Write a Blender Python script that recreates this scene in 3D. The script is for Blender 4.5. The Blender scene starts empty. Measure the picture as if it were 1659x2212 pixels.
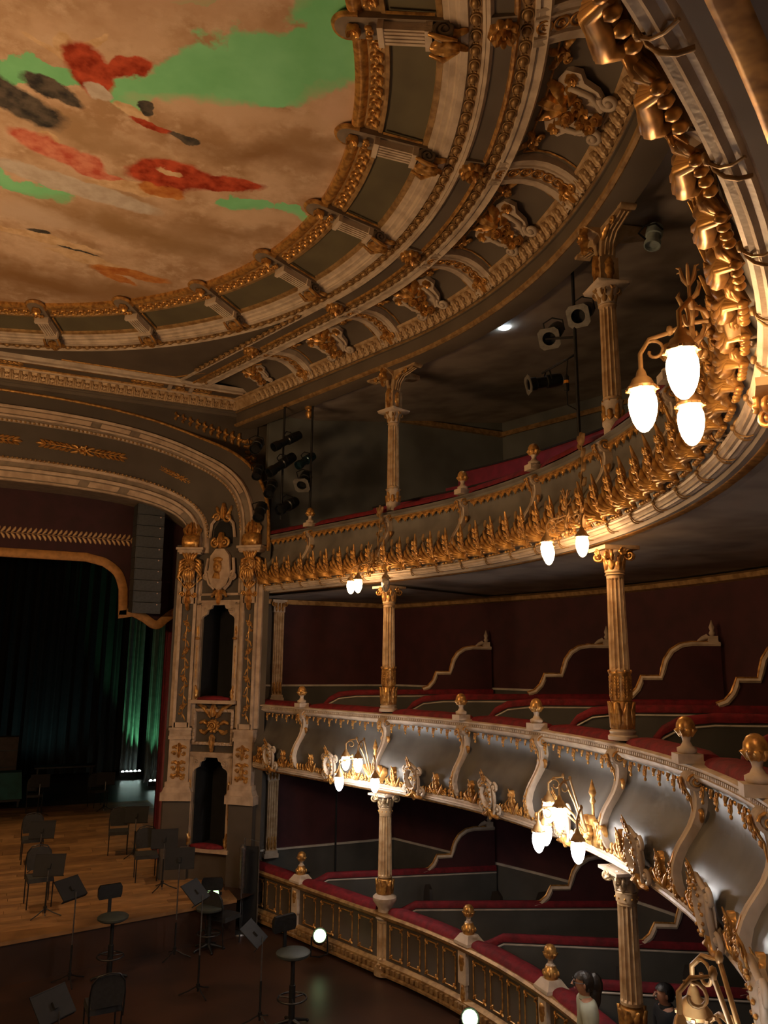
import bpy, math, random
from mathutils import Vector, Matrix
random.seed(7)
PI = math.pi
R_ = math.radians
sc = bpy.context.scene
COL = sc.collection

# ---------------------------------------------------------------- camera
EYE = Vector((2.62, 0.0, 5.1))
_p, _r, _t = R_(11.2), R_(0.5), R_(24.0)
_fw = Vector((math.sin(_t)*math.cos(_p), math.cos(_t)*math.cos(_p), math.sin(_p)))
_r0 = Vector((math.cos(_t), -math.sin(_t), 0)); _u0 = _r0.cross(_fw)
_R = _r0*math.cos(_r) + _u0*math.sin(_r); _U = _u0*math.cos(_r) - _r0*math.sin(_r)
cam = bpy.data.objects.new('camera', bpy.data.cameras.new('camera'))
COL.objects.link(cam)
cam.data.sensor_fit = 'HORIZONTAL'; cam.data.sensor_width = 36.0
cam.data.lens = 36.0*1660/1659
cam.data.clip_start = 0.05; cam.data.clip_end = 200
cam.matrix_world = Matrix(((_R.x, _U.x, -_fw.x, EYE.x), (_R.y, _U.y, -_fw.y, EYE.y), (_R.z, _U.z, -_fw.z, EYE.z), (0, 0, 0, 1)))
sc.camera = cam

# ---------------------------------------------------------------- world, exposure, big lights
wd = bpy.data.worlds.new('world'); sc.world = wd; wd.use_nodes = True
wd.node_tree.nodes['Background'].inputs[0].default_value = (0.5, 0.5, 0.55, 1)
wd.node_tree.nodes['Background'].inputs[1].default_value = 0.004
sc.view_settings.view_transform = 'Standard'
sc.view_settings.look = 'None'
sc.view_settings.gamma = 1.0
sc.view_settings.use_curve_mapping = False
sc.view_settings.exposure = 0.0
try:
    sc.cycles.use_denoising = True
    sc.cycles.max_bounces = 4; sc.cycles.diffuse_bounces = 2; sc.cycles.glossy_bounces = 2; sc.cycles.adaptive_threshold = 0.05
    sc.cycles.sample_clamp_indirect = 4.0; sc.cycles.use_light_tree = False
except Exception:
    pass
T3_POWER = 66.0      # radiance of the amber upper-tier globes
T2_POWER = 50.0      # radiance of the white middle-tier globes
CHANDELIER_POWER = 215.0
T3_TINT = (1.0, 0.60, 0.29)
T2_TINT = (1.0, 0.95, 0.91)

# ---------------------------------------------------------------- mesh builder
ORGANIC = ('gilding', 'leaf', 'leaves', 'acanthus', 'rosette', 'egg', 'drop', 'scallop', 'foot', 'garland', 'ornament', 'stem', 'guilloche', 'corner', 'spray', 'trail', 'medallion', 'volute', 'capital', 'globe', 'finial', 'ribbon', 'cartouche', 'hair', 'arm', 'cushion')
class MB:
    def __init__(s): s.v = []; s.f = []
    def add(s, vs, fs, M=None):
        o = len(s.v)
        for p in vs:
            p = Vector(p)
            s.v.append(M @ p if M is not None else p)
        for f in fs: s.f.append(tuple(i+o for i in f))
        return s
    def grid(s, rows, cu=False, cv=False, M=None, cap=False):
        n = len(rows); m = len(rows[0]); vs = [p for r in rows for p in r]; fs = []
        for i in range(n if cu else n-1):
            for j in range(m if cv else m-1):
                a = i*m+j; b = i*m+(j+1) % m; c = ((i+1) % n)*m+(j+1) % m; d = ((i+1) % n)*m+j
                fs.append((a, b, c, d))
        if cap:
            fs.append(tuple(range(m-1, -1, -1))); fs.append(tuple(range((n-1)*m, n*m)))
        return s.add(vs, fs, M)
    def box(s, sx, sy, sz, c=(0, 0, 0), M=None, t=1.0):
        # t: taper of the top
        x, y, z = sx/2, sy/2, sz/2; cx, cy, cz = c
        vs = [(cx-x, cy-y, cz-z), (cx+x, cy-y, cz-z), (cx+x, cy+y, cz-z), (cx-x, cy+y, cz-z),
              (cx-x*t, cy-y*t, cz+z), (cx+x*t, cy-y*t, cz+z), (cx+x*t, cy+y*t, cz+z), (cx-x*t, cy+y*t, cz+z)]
        return s.add(vs, [(3, 2, 1, 0), (4, 5, 6, 7), (0, 1, 5, 4), (1, 2, 6, 5), (2, 3, 7, 6), (3, 0, 4, 7)], M)
    def lathe(s, prof, n=16, M=None, flute=None, a0=0.0, a1=2*PI):
        rows = []; full = abs(a1-a0-2*PI) < 1e-6
        k = n if full else n+1
        for (r, z) in prof:
            rows.append([Vector((r*math.cos(a0+(a1-a0)*i/n), r*math.sin(a0+(a1-a0)*i/n), z)) for i in range(k)])
        return s.grid(rows, cv=full, M=M, cap=full)
    def tube(s, pts, r, n=6, M=None, cap=True, flat=1.0):
        pts = [Vector(p) for p in pts]; rows = []; up = None
        for i, p in enumerate(pts):
            t = (pts[min(i+1, len(pts)-1)]-pts[max(i-1, 0)])
            t = t.normalized() if t.length > 1e-9 else Vector((0, 0, 1))
            if up is None:
                up = Vector((0, 1, 0)) if abs(t.y) < 0.9 else Vector((1, 0, 0))
            a = t.cross(up)
            if a.length < 1e-6: a = t.orthogonal()
            a.normalize(); up = a.cross(t).normalized()
            rr = r(i/(len(pts)-1)) if callable(r) else (r[i] if isinstance(r, (list, tuple)) else r)
            rows.append([p + a*(rr*math.cos(2*PI*k/n)) + up*(rr*flat*math.sin(2*PI*k/n)) for k in range(n)])
        return s.grid(rows, cv=True, M=M, cap=cap)
    def ell(s, rx, ry, rz, c=(0, 0, 0), n=8, m=6, M=None):
        rows = []
        for i in range(m+1):
            a = -PI/2+PI*i/m; ca = max(math.cos(a), 0.02)
            rows.append([Vector((c[0]+rx*ca*math.cos(2*PI*k/n), c[1]+ry*ca*math.sin(2*PI*k/n), c[2]+rz*math.sin(a))) for k in range(n)])
        return s.grid(rows, cv=True, M=M, cap=True)
    def prism(s, poly, y0, y1, M=None):
        # polygon in XZ extruded along Y
        n = len(poly)
        vs = [(x, y0, z) for x, z in poly]+[(x, y1, z) for x, z in poly]
        fs = [(i, (i+1) % n, n+(i+1) % n, n+i) for i in range(n)]
        fs += [tuple(range(n-1, -1, -1)), tuple(range(n, 2*n))]
        return s.add(vs, fs, M)
    def mesh(s, name, mat, angle=38):
        if any(q in name for q in ORGANIC): angle = 75
        me = bpy.data.meshes.new(name)
        me.from_pydata([tuple(p) for p in s.v], [], s.f); me.validate(); me.update()
        if mat is not None: me.materials.append(mat)
        me.shade_smooth(); me.set_sharp_from_angle(angle=R_(angle))
        return me

W = {}
JOINED = ('back_leaves', 'leaf_drum', 'bead_strip', 'acanthus', 'embroidered_leaf', 'leaf_trail', 'leaf_spray', 'garland', 'corner_ornament', 'rib_foot', 'sprig', 'spandrel_gilding')
def put(name, me, M=None, parent=None):
    """link a mesh (or an MB result) as an object whose WORLD matrix is M"""
    o = bpy.data.objects.new(name, me); COL.objects.link(o)
    M = Matrix.Identity(4) if M is None else M
    if parent is not None:
        o.parent = parent; o.matrix_basis = W[parent.name].inverted() @ M
    else:
        o.matrix_basis = M
    W[o.name] = M.copy()
    if name.endswith('gilding') or name in JOINED: o['kind'] = 'stuff'
    return o
def root(name, label, cat=None, loc=(0, 0, 0), group=None, kind=None, rz=0.0):
    M = Matrix.Translation(Vector(loc)) @ Matrix.Rotation(rz, 4, 'Z')
    o = put(name, None, M); o.empty_display_size = 0.1
    tag(o, label, cat, group, kind)
    return o
def tag(o, label=None, cat=None, group=None, kind=None):
    if label: o['label'] = label
    if cat: o['category'] = cat
    if group: o['group'] = group
    if kind: o['kind'] = kind
    return o
def T(x=0, y=0, z=0): return Matrix.Translation(Vector((x, y, z)))
def RX(a): return Matrix.Rotation(a, 4, 'X')
def RY(a): return Matrix.Rotation(a, 4, 'Y')
def RZ(a): return Matrix.Rotation(a, 4, 'Z')
def S(x, y=None, z=None):
    y = x if y is None else y; z = x if z is None else z
    return Matrix.Diagonal(Vector((x, y, z, 1)))

# ---------------------------------------------------------------- materials
def mat(name, col, rough=0.6, metal=0.0, col2=None, scale=6.0, bump=0.0, bscale=40.0, spec=None, sheen=0.0):
    m = bpy.data.materials.new(name); m.use_nodes = True
    nt = m.node_tree; b = nt.nodes['Principled BSDF']
    b.inputs['Roughness'].default_value = rough; b.inputs['Metallic'].default_value = metal
    if spec is not None: b.inputs['Specular IOR Level'].default_value = spec
    if sheen: b.inputs['Sheen Weight'].default_value = sheen
    tc = nt.nodes.new('ShaderNodeTexCoord')
    nz = nt.nodes.new('ShaderNodeTexNoise'); nz.inputs['Scale'].default_value = scale; nz.inputs['Detail'].default_value = 2
    nt.links.new(tc.outputs['Object'], nz.inputs['Vector'])
    mx = nt.nodes.new('ShaderNodeMix'); mx.data_type = 'RGBA'
    c2 = col2 if col2 else tuple(c*0.72 for c in col)
    mx.inputs['A'].default_value = (*c2, 1); mx.inputs['B'].default_value = (*col, 1)
    rp = nt.nodes.new('ShaderNodeMapRange'); rp.inputs['From Min'].default_value = 0.35; rp.inputs['From Max'].default_value = 0.6
    nt.links.new(nz.outputs['Fac'], rp.inputs['Value']); nt.links.new(rp.outputs['Result'], mx.inputs['Factor'])
    nt.links.new(mx.outputs['Result'], b.inputs['Base Color'])
    if bump >= 0.12:
        n2 = nt.nodes.new('ShaderNodeTexNoise'); n2.inputs['Scale'].default_value = bscale; n2.inputs['Detail'].default_value = 1
        nt.links.new(tc.outputs['Object'], n2.inputs['Vector'])
        bp = nt.nodes.new('ShaderNodeBump'); bp.inputs['Strength'].default_value = bump; bp.inputs['Distance'].default_value = 0.02
        nt.links.new(n2.outputs['Fac'], bp.inputs['Height']); nt.links.new(bp.outputs['Normal'], b.inputs['Normal'])
    return m
def emat(name, col, strength, base=(0.8, 0.8, 0.8)):
    m = bpy.data.materials.new(name); m.use_nodes = True
    b = m.node_tree.nodes['Principled BSDF']
    b.inputs['Base Color'].default_value = (*base, 1); b.inputs['Roughness'].default_value = 0.4
    b.inputs['Emission Color'].default_value = (*col, 1); b.inputs['Emission Strength'].default_value = strength
    return m
CREAM = mat('ivory_plaster', (0.62, 0.50, 0.38), 0.55, col2=(0.44, 0.34, 0.25), scale=5, bump=0.15)
GOLD = mat('gilding', (0.66, 0.355, 0.10), 0.34, 0.5, col2=(0.31, 0.145, 0.042), scale=14, bump=0.08, bscale=30)
GOLDD = mat('aged_gilding', (0.46, 0.285, 0.12), 0.45, 0.35, col2=(0.26, 0.145, 0.055), scale=10, bump=0.1, bscale=30)
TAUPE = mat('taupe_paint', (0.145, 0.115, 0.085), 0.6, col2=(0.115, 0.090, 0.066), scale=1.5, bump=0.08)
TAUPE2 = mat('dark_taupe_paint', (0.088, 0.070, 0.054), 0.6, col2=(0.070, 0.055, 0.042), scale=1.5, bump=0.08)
CREAMP = mat('warm_ivory_plaster', (0.53, 0.39, 0.275), 0.55, col2=(0.38, 0.27, 0.185), scale=5, bump=0.15)
GREYP2 = mat('grey_lacquer_panel', (0.125, 0.118, 0.108), 0.40, col2=(0.085, 0.078, 0.070), scale=2.2, bump=0.15, bscale=7)
GREYP = mat('grey_panel_paint', (0.20, 0.185, 0.165), 0.58, col2=(0.13, 0.118, 0.105), scale=2.2, bump=0.12, bscale=9)
OLIVE = mat('olive_panel_paint', (0.135, 0.115, 0.065), 0.65, col2=(0.105, 0.088, 0.052), scale=1.8)
SOFFIT = mat('soffit_plaster', (0.42, 0.355, 0.30), 0.7, col2=(0.25, 0.20, 0.165), scale=1.3, bump=0.1, bscale=8)
WALLRED = mat('dark_red_wallpaper', (0.058, 0.011, 0.015), 0.75, col2=(0.042, 0.008, 0.011), scale=3)
DADO = mat('grey_dado_paint', (0.078, 0.074, 0.066), 0.65, col2=(0.058, 0.055, 0.050), scale=2)
VELVET = mat('red_velvet', (0.19, 0.006, 0.014), 0.8, col2=(0.11, 0.004, 0.009), scale=9, bump=0.25, bscale=30)
WHITE = mat('white_trim_paint', (0.55, 0.50, 0.44), 0.55, scale=4)
GALWALL = mat('gallery_wall_paint', (0.17, 0.18, 0.168), 0.7, col2=(0.11, 0.112, 0.10), scale=0.9, bump=0.05)
BLACK = mat('black_cloth', (0.012, 0.012, 0.013), 0.9, scale=5)
BLACKM = mat('black_metal', (0.022, 0.023, 0.025), 0.42, 0.3, scale=20)
STEEL = mat('steel', (0.32, 0.32, 0.33), 0.35, 0.9, scale=20)
DARKFL = mat('dark_floor_varnish', (0.055, 0.026, 0.016), 0.38, col2=(0.030, 0.016, 0.011), scale=1.2, bump=0.05)
# ---------------------------------------------------------------- the horseshoe plan
R0 = 8.8; CY = 9.0; S1 = R0*R_(19.0); S2 = 7.25; RC = 0.38
_a1 = R_(19.0)
_p1 = Vector((R0*math.cos(_a1), CY+R0*math.sin(_a1), 0)); _n1 = Vector((math.cos(_a1), math.sin(_a1), 0)); _t1 = Vector((-math.sin(_a1), math.cos(_a1), 0))
SEND = S2+RC*PI/2
STOT = -R0*PI        # mirror line
def plan(s, d=0.0):
    """point, outward normal, tangent (towards the stage) at arc length s, offset d outwards"""
    if s < STOT/2:
        p, n, t = plan(STOT-s, d)
        return Vector((-p.x, p.y, 0)), Vector((-n.x, n.y, 0)), Vector((t.x, -t.y, 0))
    if s <= S1:
        a = s/R0; n = Vector((math.cos(a), math.sin(a), 0)); t = Vector((-math.sin(a), math.cos(a), 0))
        return Vector((0, CY, 0))+n*(R0+d), n, t
    if s <= S2:
        return _p1+_t1*(s-S1)+_n1*d, _n1.copy(), _t1.copy()
    b = (s-S2)/RC; c = _p1+_t1*(S2-S1)+_n1*RC
    n = _n1*math.cos(b)-_t1*math.sin(b); t = _t1*math.cos(b)+_n1*math.sin(b)
    return c-n*(RC-d), n, t
def F(s, d=0.0, z=0.0):
    """ornament frame: X along the front, Y into the hall, Z up"""
    p, n, t = plan(s, d)
    return Matrix(((t.x, -n.x, 0, p.x), (t.y, -n.y, 0, p.y), (0, 0, 1, z), (0, 0, 0, 1)))
def srange(a, b, step):
    n = max(2, int(abs(b-a)/step)+1)
    out = [a+(b-a)*i/n for i in range(n+1)]
    return out
def sweep(mb, prof, s0, s1, step=0.25, closed=False, cap=True):
    rows = []
    ss = srange(s0, s1, step)
    if s1 > S2 and s0 < S2:
        ss = srange(s0, S2, step)+[S2+(s1-S2)*i/6 for i in range(1, 7)]
    for s in ss:
        row = []
        for (d, z) in prof:
            p, n, t = plan(s, d); row.append(Vector((p.x, p.y, z)))
        rows.append(row)
    return mb.grid(rows, cv=closed, cap=(closed and cap))
SMIN = -28.0-6.9   # mirrored end
SLIST = [('column', 3.38), ('post', 1.5), ('post', -0.3), ('column', -2.08), ('post', -3.86), ('post', -5.63), ('column', -7.4), ('post', -9.2)]
POSTS = [5.65, 1.5, -0.3, -3.86, -5.63, -9.2]
COLS = [3.38, -2.08, -7.4]
BRKS = [5.65, 3.38, 1.5, -0.3, -2.08, -3.86, -5.63, -7.4, -9.2]
SV0 = -11.0   # ornaments are built from here ...
SV1 = 7.2     # ... to here

# ---------------------------------------------------------------- ornament meshes
def spiral(cx, cz, r0, r1, turns, a0, n=22, y=0.0):
    return [(cx+(r0+(r1-r0)*i/n)*math.cos(a0+2*PI*turns*i/n), y, cz+(r0+(r1-r0)*i/n)*math.sin(a0+2*PI*turns*i/n)) for i in range(n+1)]
def frond(mb, spine, width, depth, lobes=4, m=3, n=14, y0=0.0, curl=0.0, M=None):
    """a lobed relief leaf: spine points in XZ, grows from the first to the last"""
    pts = []
    L = len(spine)-1
    for i in range(n+1):
        u = i/n*L; k = min(int(u), L-1); a = u-k
        p0 = spine[max(k-1, 0)]; p1 = spine[k]; p2 = spine[k+1]; p3 = spine[min(k+2, L)]
        pts.append(tuple(0.5*((2*p1[c])+(-p0[c]+p2[c])*a+(2*p0[c]-5*p1[c]+4*p2[c]-p3[c])*a*a+(-p0[c]+3*p1[c]-3*p2[c]+p3[c])*a**3) for c in (0, 1)))
    rows = []
    for i in range(n+1):
        t = i/n; x, z = pts[i]
        q = pts[min(i+1, n)]; o = pts[max(i-1, 0)]
        tx, tz = q[0]-o[0], q[1]-o[1]; l = math.hypot(tx, tz) or 1; nx, nz = tz/l, -tx/l
        sw_ = (lobes*t) % 1.0; w = width*(math.sin(PI*(0.16+0.84*t))**0.75)*(0.58+0.42*(sw_/0.7 if sw_ < 0.7 else (1-sw_)/0.3))+0.004
        row = []
        for j in range(-m, m+1):
            f = j/m
            yy = y0+depth*(1-0.75*f*f)*(0.55+0.45*math.sin(PI*min(1, t*1.1)))+depth*0.22*math.cos(3*PI*f)+curl*t**3
            sw = w*f; lean = 0.45*w*f*f
            row.append(Vector((x+nx*sw+tx/l*lean, yy, z+nz*sw+tz/l*lean)))
        th_ = max(0.012, depth*0.5)
        row = [Vector((row[0].x, max(y0-0.01, row[0].y-th_), row[0].z))]+row+[Vector((row[-1].x, max(y0-0.01, row[-1].y-th_), row[-1].z))]
        if i == n: row = [Vector((p_.x, max(y0-0.01, p_.y-th_*0.5), p_.z)) for p_ in row]
        rows.append(row)
    back = [Vector((x, max(y0-0.012, y0+curl*(i/n)**3-0.012), z)) for i, (x, z) in enumerate(pts)]
    mb.grid([[r_[-1], b_, r_[0]] for r_, b_ in zip(rows, back)], M=M)
    return mb.grid(rows, M=M)
def scroll(mb, cx, cz, r, y, rad, turns=1.5, a0=0.0, M=None, n=20, flip=1, k=5):
    pts = []
    for i in range(n+1):
        t = i/n; rr = r*(1-0.85*t); a = a0+flip*2*PI*turns*t
        pts.append((cx+rr*math.cos(a), y+rad*0.6*t, cz+rr*math.sin(a)))
    mb.tube(pts, lambda t: rad*(1-0.45*t), k, M=M)
    mb.ell(rad*1.1, rad*1.1, rad*1.1, (pts[-1][0], pts[-1][1], pts[-1][2]), 6, 4, M=M)
def rosette(mb, r, h, petals=8, M=None, core=0.28):
    """flower facing +Y, centre at origin"""
    n = petals*4; rows = []
    for (q, y) in ((0.0, 0.35), (core*0.9, 0.55), (core, 0.15), (0.55, 0.62), (0.82, 0.8), (1.0, 0.3), (0.96, -0.1)):
        row = []
        for i in range(n):
            a = 2*PI*i/n; g = 1 if q <= core else 0.80+0.20*abs(math.cos(petals*a/2))
            row.append(Vector((r*q*g*math.cos(a), h*y*(1 if q <= core else (0.75+0.35*abs(math.cos(petals*a/2)))), r*q*g*math.sin(a))))
        rows.append(row)
    return mb.grid(rows, cv=True, M=M)

def m_of(fn, name, mt, *a, **k):
    mb = MB(); fn(mb, *a, **k); return mb.mesh(name, mt)

# tall acanthus of the upper front: a leaf of fluted fingers on a leaning spine, with curls at its foot
def finger(mb, pts, r, n=7, flat=0.85):
    mb.tube(pts, [r*0.45, r*0.95, r, r*0.72, r*0.2][:len(pts)] if len(pts) == 5 else [r*0.5, r, r*0.8, r*0.2], n, flat=flat)
def leaf_fan(mb, spine, lobes, L0, r, y=0.0, side=(-1, 1), curl=0.02):
    """fingers leaving a spine on both sides"""
    n = len(spine)-1
    def at(t):
        u = t*n; k = min(int(u), n-1); f = u-k; a, b = spine[k], spine[k+1]
        return [a[c]+(b[c]-a[c])*f for c in range(3)]
    mb.tube(spine, [r*1.0]+[r*1.1]*(n-1)+[r*0.3], 6)
    for k in range(lobes):
        t = 0.04+0.80*k/lobes; p = at(t); q = at(min(1, t+0.05)); dx, dz = q[0]-p[0], q[2]-p[2]; l = math.hypot(dx, dz) or 1; dx /= l; dz /= l
        L = L0*(1-0.55*k/lobes)
        for s in side:
            ox, oz = s*dz, -s*dx
            for m, (al, sc_) in enumerate(((0.55, 1.0), (1.0, 0.82))):
                ex, ez = ox*math.sin(al)+dx*math.cos(al), oz*math.sin(al)+dz*math.cos(al)
                finger(mb, [(p[0], p[1]+y, p[2]), (p[0]+ex*L*0.35*sc_+ox*L*0.08, p[1]+y+0.016, p[2]+ez*L*0.35*sc_), (p[0]+ex*L*0.7*sc_+ox*L*0.1, p[1]+y+0.012+curl*0.4, p[2]+ez*L*0.7*sc_), (p[0]+ex*L*sc_+dx*L*0.12, p[1]+y+curl, p[2]+ez*L*sc_+dz*L*0.12)], r*0.95)
def acanthus_big(mb):
    leaf_fan(mb, [(0.03, 0.02, -0.01), (0.055, 0.05, 0.10), (0.035, 0.065, 0.22), (0.06, 0.08, 0.34), (0.12, 0.12, 0.46)], 5, 0.115, 0.021, curl=0.035)
    for k, (x1, z1, y1) in enumerate(((-0.15, 0.30, 0.06), (-0.185, 0.225, 0.085), (-0.195, 0.155, 0.10), (-0.185, 0.09, 0.10), (-0.15, 0.035, 0.09))):
        r = 0.024
        mb.tube([(0.035, 0.02, -0.01), (0.0, 0.05+0.006*k, 0.02+0.012*(4-k)), (x1*0.45, y1*0.85, z1*0.38+0.01), (x1*0.8, y1, z1*0.72), (x1, y1*0.8, z1), (x1*1.06, y1*0.4, z1+0.04)], [r*0.6, r*0.95, r*1.1, r*1.05, r*0.8, r*0.25], 8)
    for k, (x1, z1) in enumerate(((0.17, 0.13), (0.15, 0.06))):
        mb.tube([(0.035, 0.02, 0.0), (0.08, 0.055, 0.03), (x1*0.85, 0.06, z1*0.8), (x1, 0.03, z1+0.03)], [0.014, 0.022, 0.018, 0.006], 7)
    for i in range(4): mb.ell(0.020, 0.020, 0.018, (0.06-0.055*i, 0.03, -0.018), 7, 5)
ME_ACB = m_of(acanthus_big, 'acanthus', GOLD)
def stem_bud(mb):
    mb.tube([(0, 0.01, 0), (0.03, 0.02, 0.10), (0.02, 0.02, 0.20), (-0.03, 0.03, 0.28)], 0.008, 5)
    frond(mb, [(-0.03, 0.26), (-0.05, 0.31), (-0.04, 0.37)], 0.028, 0.02, 2, 2, 6)
    mb.ell(0.02, 0.02, 0.02, (-0.01, 0.02, 0.23), 6, 4)
ME_BUD = m_of(stem_bud, 'bud_stem', GOLDD)
def acanthus_small(mb):
    frond(mb, [(0, 0), (0.01, 0.1), (0.0, 0.2), (0.015, 0.27)], 0.06, 0.03, 4, 3, 16, y0=0.01, curl=0.03)
    leaf_fan(mb, [(0, 0.02, 0), (0.01, 0.04, 0.10), (0.0, 0.05, 0.2), (0.015, 0.08, 0.29)], 4, 0.085, 0.016, curl=0.02)
    scroll(mb, 0.15, 0.03, 0.045, 0.02, 0.015, 1.2, 0); scroll(mb, -0.15, 0.03, 0.045, 0.02, 0.015, 1.2, PI, flip=-1)
    for s in (-1, 1): mb.tube([(s*0.02, 0.02, 0.0), (s*0.08, 0.04, 0.03), (s*0.13, 0.05, 0.10), (s*0.12, 0.03, 0.14)], [0.016, 0.022, 0.016, 0.005], 6)
ME_ACS = m_of(acanthus_small, 'acanthus', GOLD)
def trail(mb):
    for i in range(4):
        x = -0.13+0.085*i
        mb.ell(0.028, 0.02, 0.024, (x, 0.02, 0.0), 6, 4)
        frond(mb, [(x, 0.01), (x+0.03, 0.05), (x+0.02, 0.09)], 0.022, 0.02, 1, 2, 5)
ME_TRAIL = m_of(trail, 'leaf_trail', GOLD)
# oval medallion with scrolled shoulders
def cart_frame(mb):
    n = 20
    rows = []
    for (q, y) in ((0.80, 0.02), (0.86, 0.075), (1.0, 0.085), (1.15, 0.05), (1.18, 0.0)):
        rows.append([Vector((0.095*q*math.cos(2*PI*i/n), y, 0.20+0.135*q*math.sin(2*PI*i/n))) for i in range(n)])
    mb.grid(rows, cv=True)
    for s in (-1, 1):
        scroll(mb, s*0.135, 0.30, 0.055, 0.03, 0.02, 1.3, PI/2, flip=-s)
        scroll(mb, s*0.15, 0.06, 0.06, 0.02, 0.022, 1.3, -PI/2, flip=s)
        mb.tube([(s*0.11, 0.04, 0.32), (s*0.14, 0.05, 0.2), (s*0.12, 0.04, 0.08), (s*0.06, 0.03, -0.04)], [0.015, 0.024, 0.022, 0.012], 6)
    mb.tube([(-0.1, 0.04, 0.34), (0, 0.06, 0.41), (0.1, 0.04, 0.34)], 0.02, 6)
ME_CARTF = m_of(cart_frame, 'medallion_frame', CREAM)
def cart_gold(mb):
    for i in range(16):
        a = 2*PI*i/16; mb.ell(0.013, 0.013, 0.013, (0.105*math.cos(a), 0.085, 0.20+0.148*math.sin(a)), 5, 4)
    leaf_fan(mb, [(0, 0.06, 0.36), (0.0, 0.075, 0.41), (0.01, 0.085, 0.46), (0.02, 0.10, 0.51)], 3, 0.065, 0.011, curl=0.02)
    for s in (-1, 1):
        frond(mb, [(s*0.02, 0.02), (s*0.07, -0.03), (s*0.16, -0.04)], 0.035, 0.03, 2, 2, 8, y0=0.03)
    frond(mb, [(0, 0.06), (0, 0.0), (0, -0.08)], 0.035, 0.03, 2, 2, 8, y0=0.03)
    scroll(mb, 0.0, 0.20, 0.035, 0.06, 0.012, 1.2)
ME_CARTG = m_of(cart_gold, 'medallion_gilding', GOLD)
def cart_oval(mb):
    n = 18
    rows = [[Vector((0.08*q*math.cos(2*PI*i/n), 0.02+0.045*(1-q*q), 0.20+0.115*q*math.sin(2*PI*i/n))) for i in range(n)] for q in (0.02, 0.4, 0.75, 1.0)]
    mb.grid(rows, cv=True)
ME_CARTO = m_of(cart_oval, 'medallion_boss', WHITE)
# pendant drops below the handrails
def drop_big(mb):
    leaf_fan(mb, [(0, 0.015, 0.0), (0, 0.03, -0.04), (0, 0.03, -0.08), (0, 0.035, -0.125)], 3, 0.05, 0.010, curl=0.012)
    for s in (-1, 1): scroll(mb, s*0.05, -0.010, 0.022, 0.012, 0.009, 1.0, PI if s > 0 else 0, n=10, flip=s, k=4)
    mb.ell(0.015, 0.015, 0.02, (0, 0.035, -0.125), 6, 4)
ME_DROP = m_of(drop_big, 'pendant_drop', GOLD)
def drop_small(mb):
    mb.tube([(0, 0.01, 0.0), (0, 0.02, -0.03), (0, 0.02, -0.06)], [0.022, 0.018, 0.006], 6)
    mb.ell(0.014, 0.014, 0.014, (0, 0.02, -0.062), 5, 4)
ME_DROPS = m_of(drop_small, 'pendant_drop', GOLD)
def scallop(mb):
    poly = [(-0.085, 0.0), (-0.085, -0.03), (-0.055, -0.04), (-0.045, -0.065), (-0.02, -0.07), (0.0, -0.105), (0.02, -0.07), (0.045, -0.065), (0.055, -0.04), (0.085, -0.03), (0.085, 0.0)]
    mb.prism(poly[::-1], 0.0, 0.018)
    mb.ell(0.022, 0.022, 0.03, (0, 0.015, -0.05), 6, 4)
    mb.tube([(-0.07, 0.015, -0.018), (0, 0.022, -0.014), (0.07, 0.015, -0.018)], 0.009, 5)
ME_SCAL = m_of(scallop, 'scallop', GOLD)
# finial: vase foot and gilded ball with a leaf collar
def finial_foot(mb):
    mb.box(0.20, 0.26, 0.09, (0, 0, 0.045))
    mb.lathe([(0.085, 0.09), (0.10, 0.11), (0.10, 0.14), (0.06, 0.16), (0.038, 0.20), (0.045, 0.235), (0.06, 0.25)], 14)
ME_FINF = m_of(finial_foot, 'finial_foot', CREAM)
def finial_ball(mb):
    mb.lathe([(0.05, 0.245), (0.085, 0.27), (0.098, 0.32), (0.092, 0.37), (0.065, 0.415), (0.03, 0.435), (0.005, 0.44)], 16)
    for i in range(8):
        a = 2*PI*i/8
        M = RZ(a) @ T(0, 0.055, 0.25) @ RX(-0.45)
        frond(mb, [(0, 0), (0, 0.05), (0, 0.085)], 0.036, 0.02, 1, 2, 6, curl=0.03, M=M)
ME_FINB = m_of(finial_ball, 'finial_ball', GOLD)
# ---------------------------------------------------------------- setting: floors, walls, galleries
FLOOR_Z, STAGE_Z = 0.2, 0.85
_plan0 = plan
def plan(s, d=0.0):
    if d > 0.3 and s > S2:
        return _p1+_t1*(s-S1)+_n1*d, _n1.copy(), _t1.copy()
    if d > 0.3 and s < STOT-S2:
        p, n, t = plan(STOT-s, d)
        return Vector((-p.x, p.y, 0)), Vector((-n.x, n.y, 0)), Vector((t.x, -t.y, 0))
    return _plan0(s, d)
def struct(name, mb, mt, label, parent=None):
    o = put(name, mb.mesh(name, mt), None, parent)
    if parent is None: tag(o, label, None, None, 'structure')
    return o
mb = MB(); mb.box(30, 28, 0.3, (0, 3, FLOOR_Z-0.15))
struct('floor', mb, DARKFL, 'dark varnished floor of the stalls and orchestra area')
SE = 9.2    # straight extension of outer walls to the end wall
SA, SB = STOT-SE, SE
END_Y = 16.42
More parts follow.
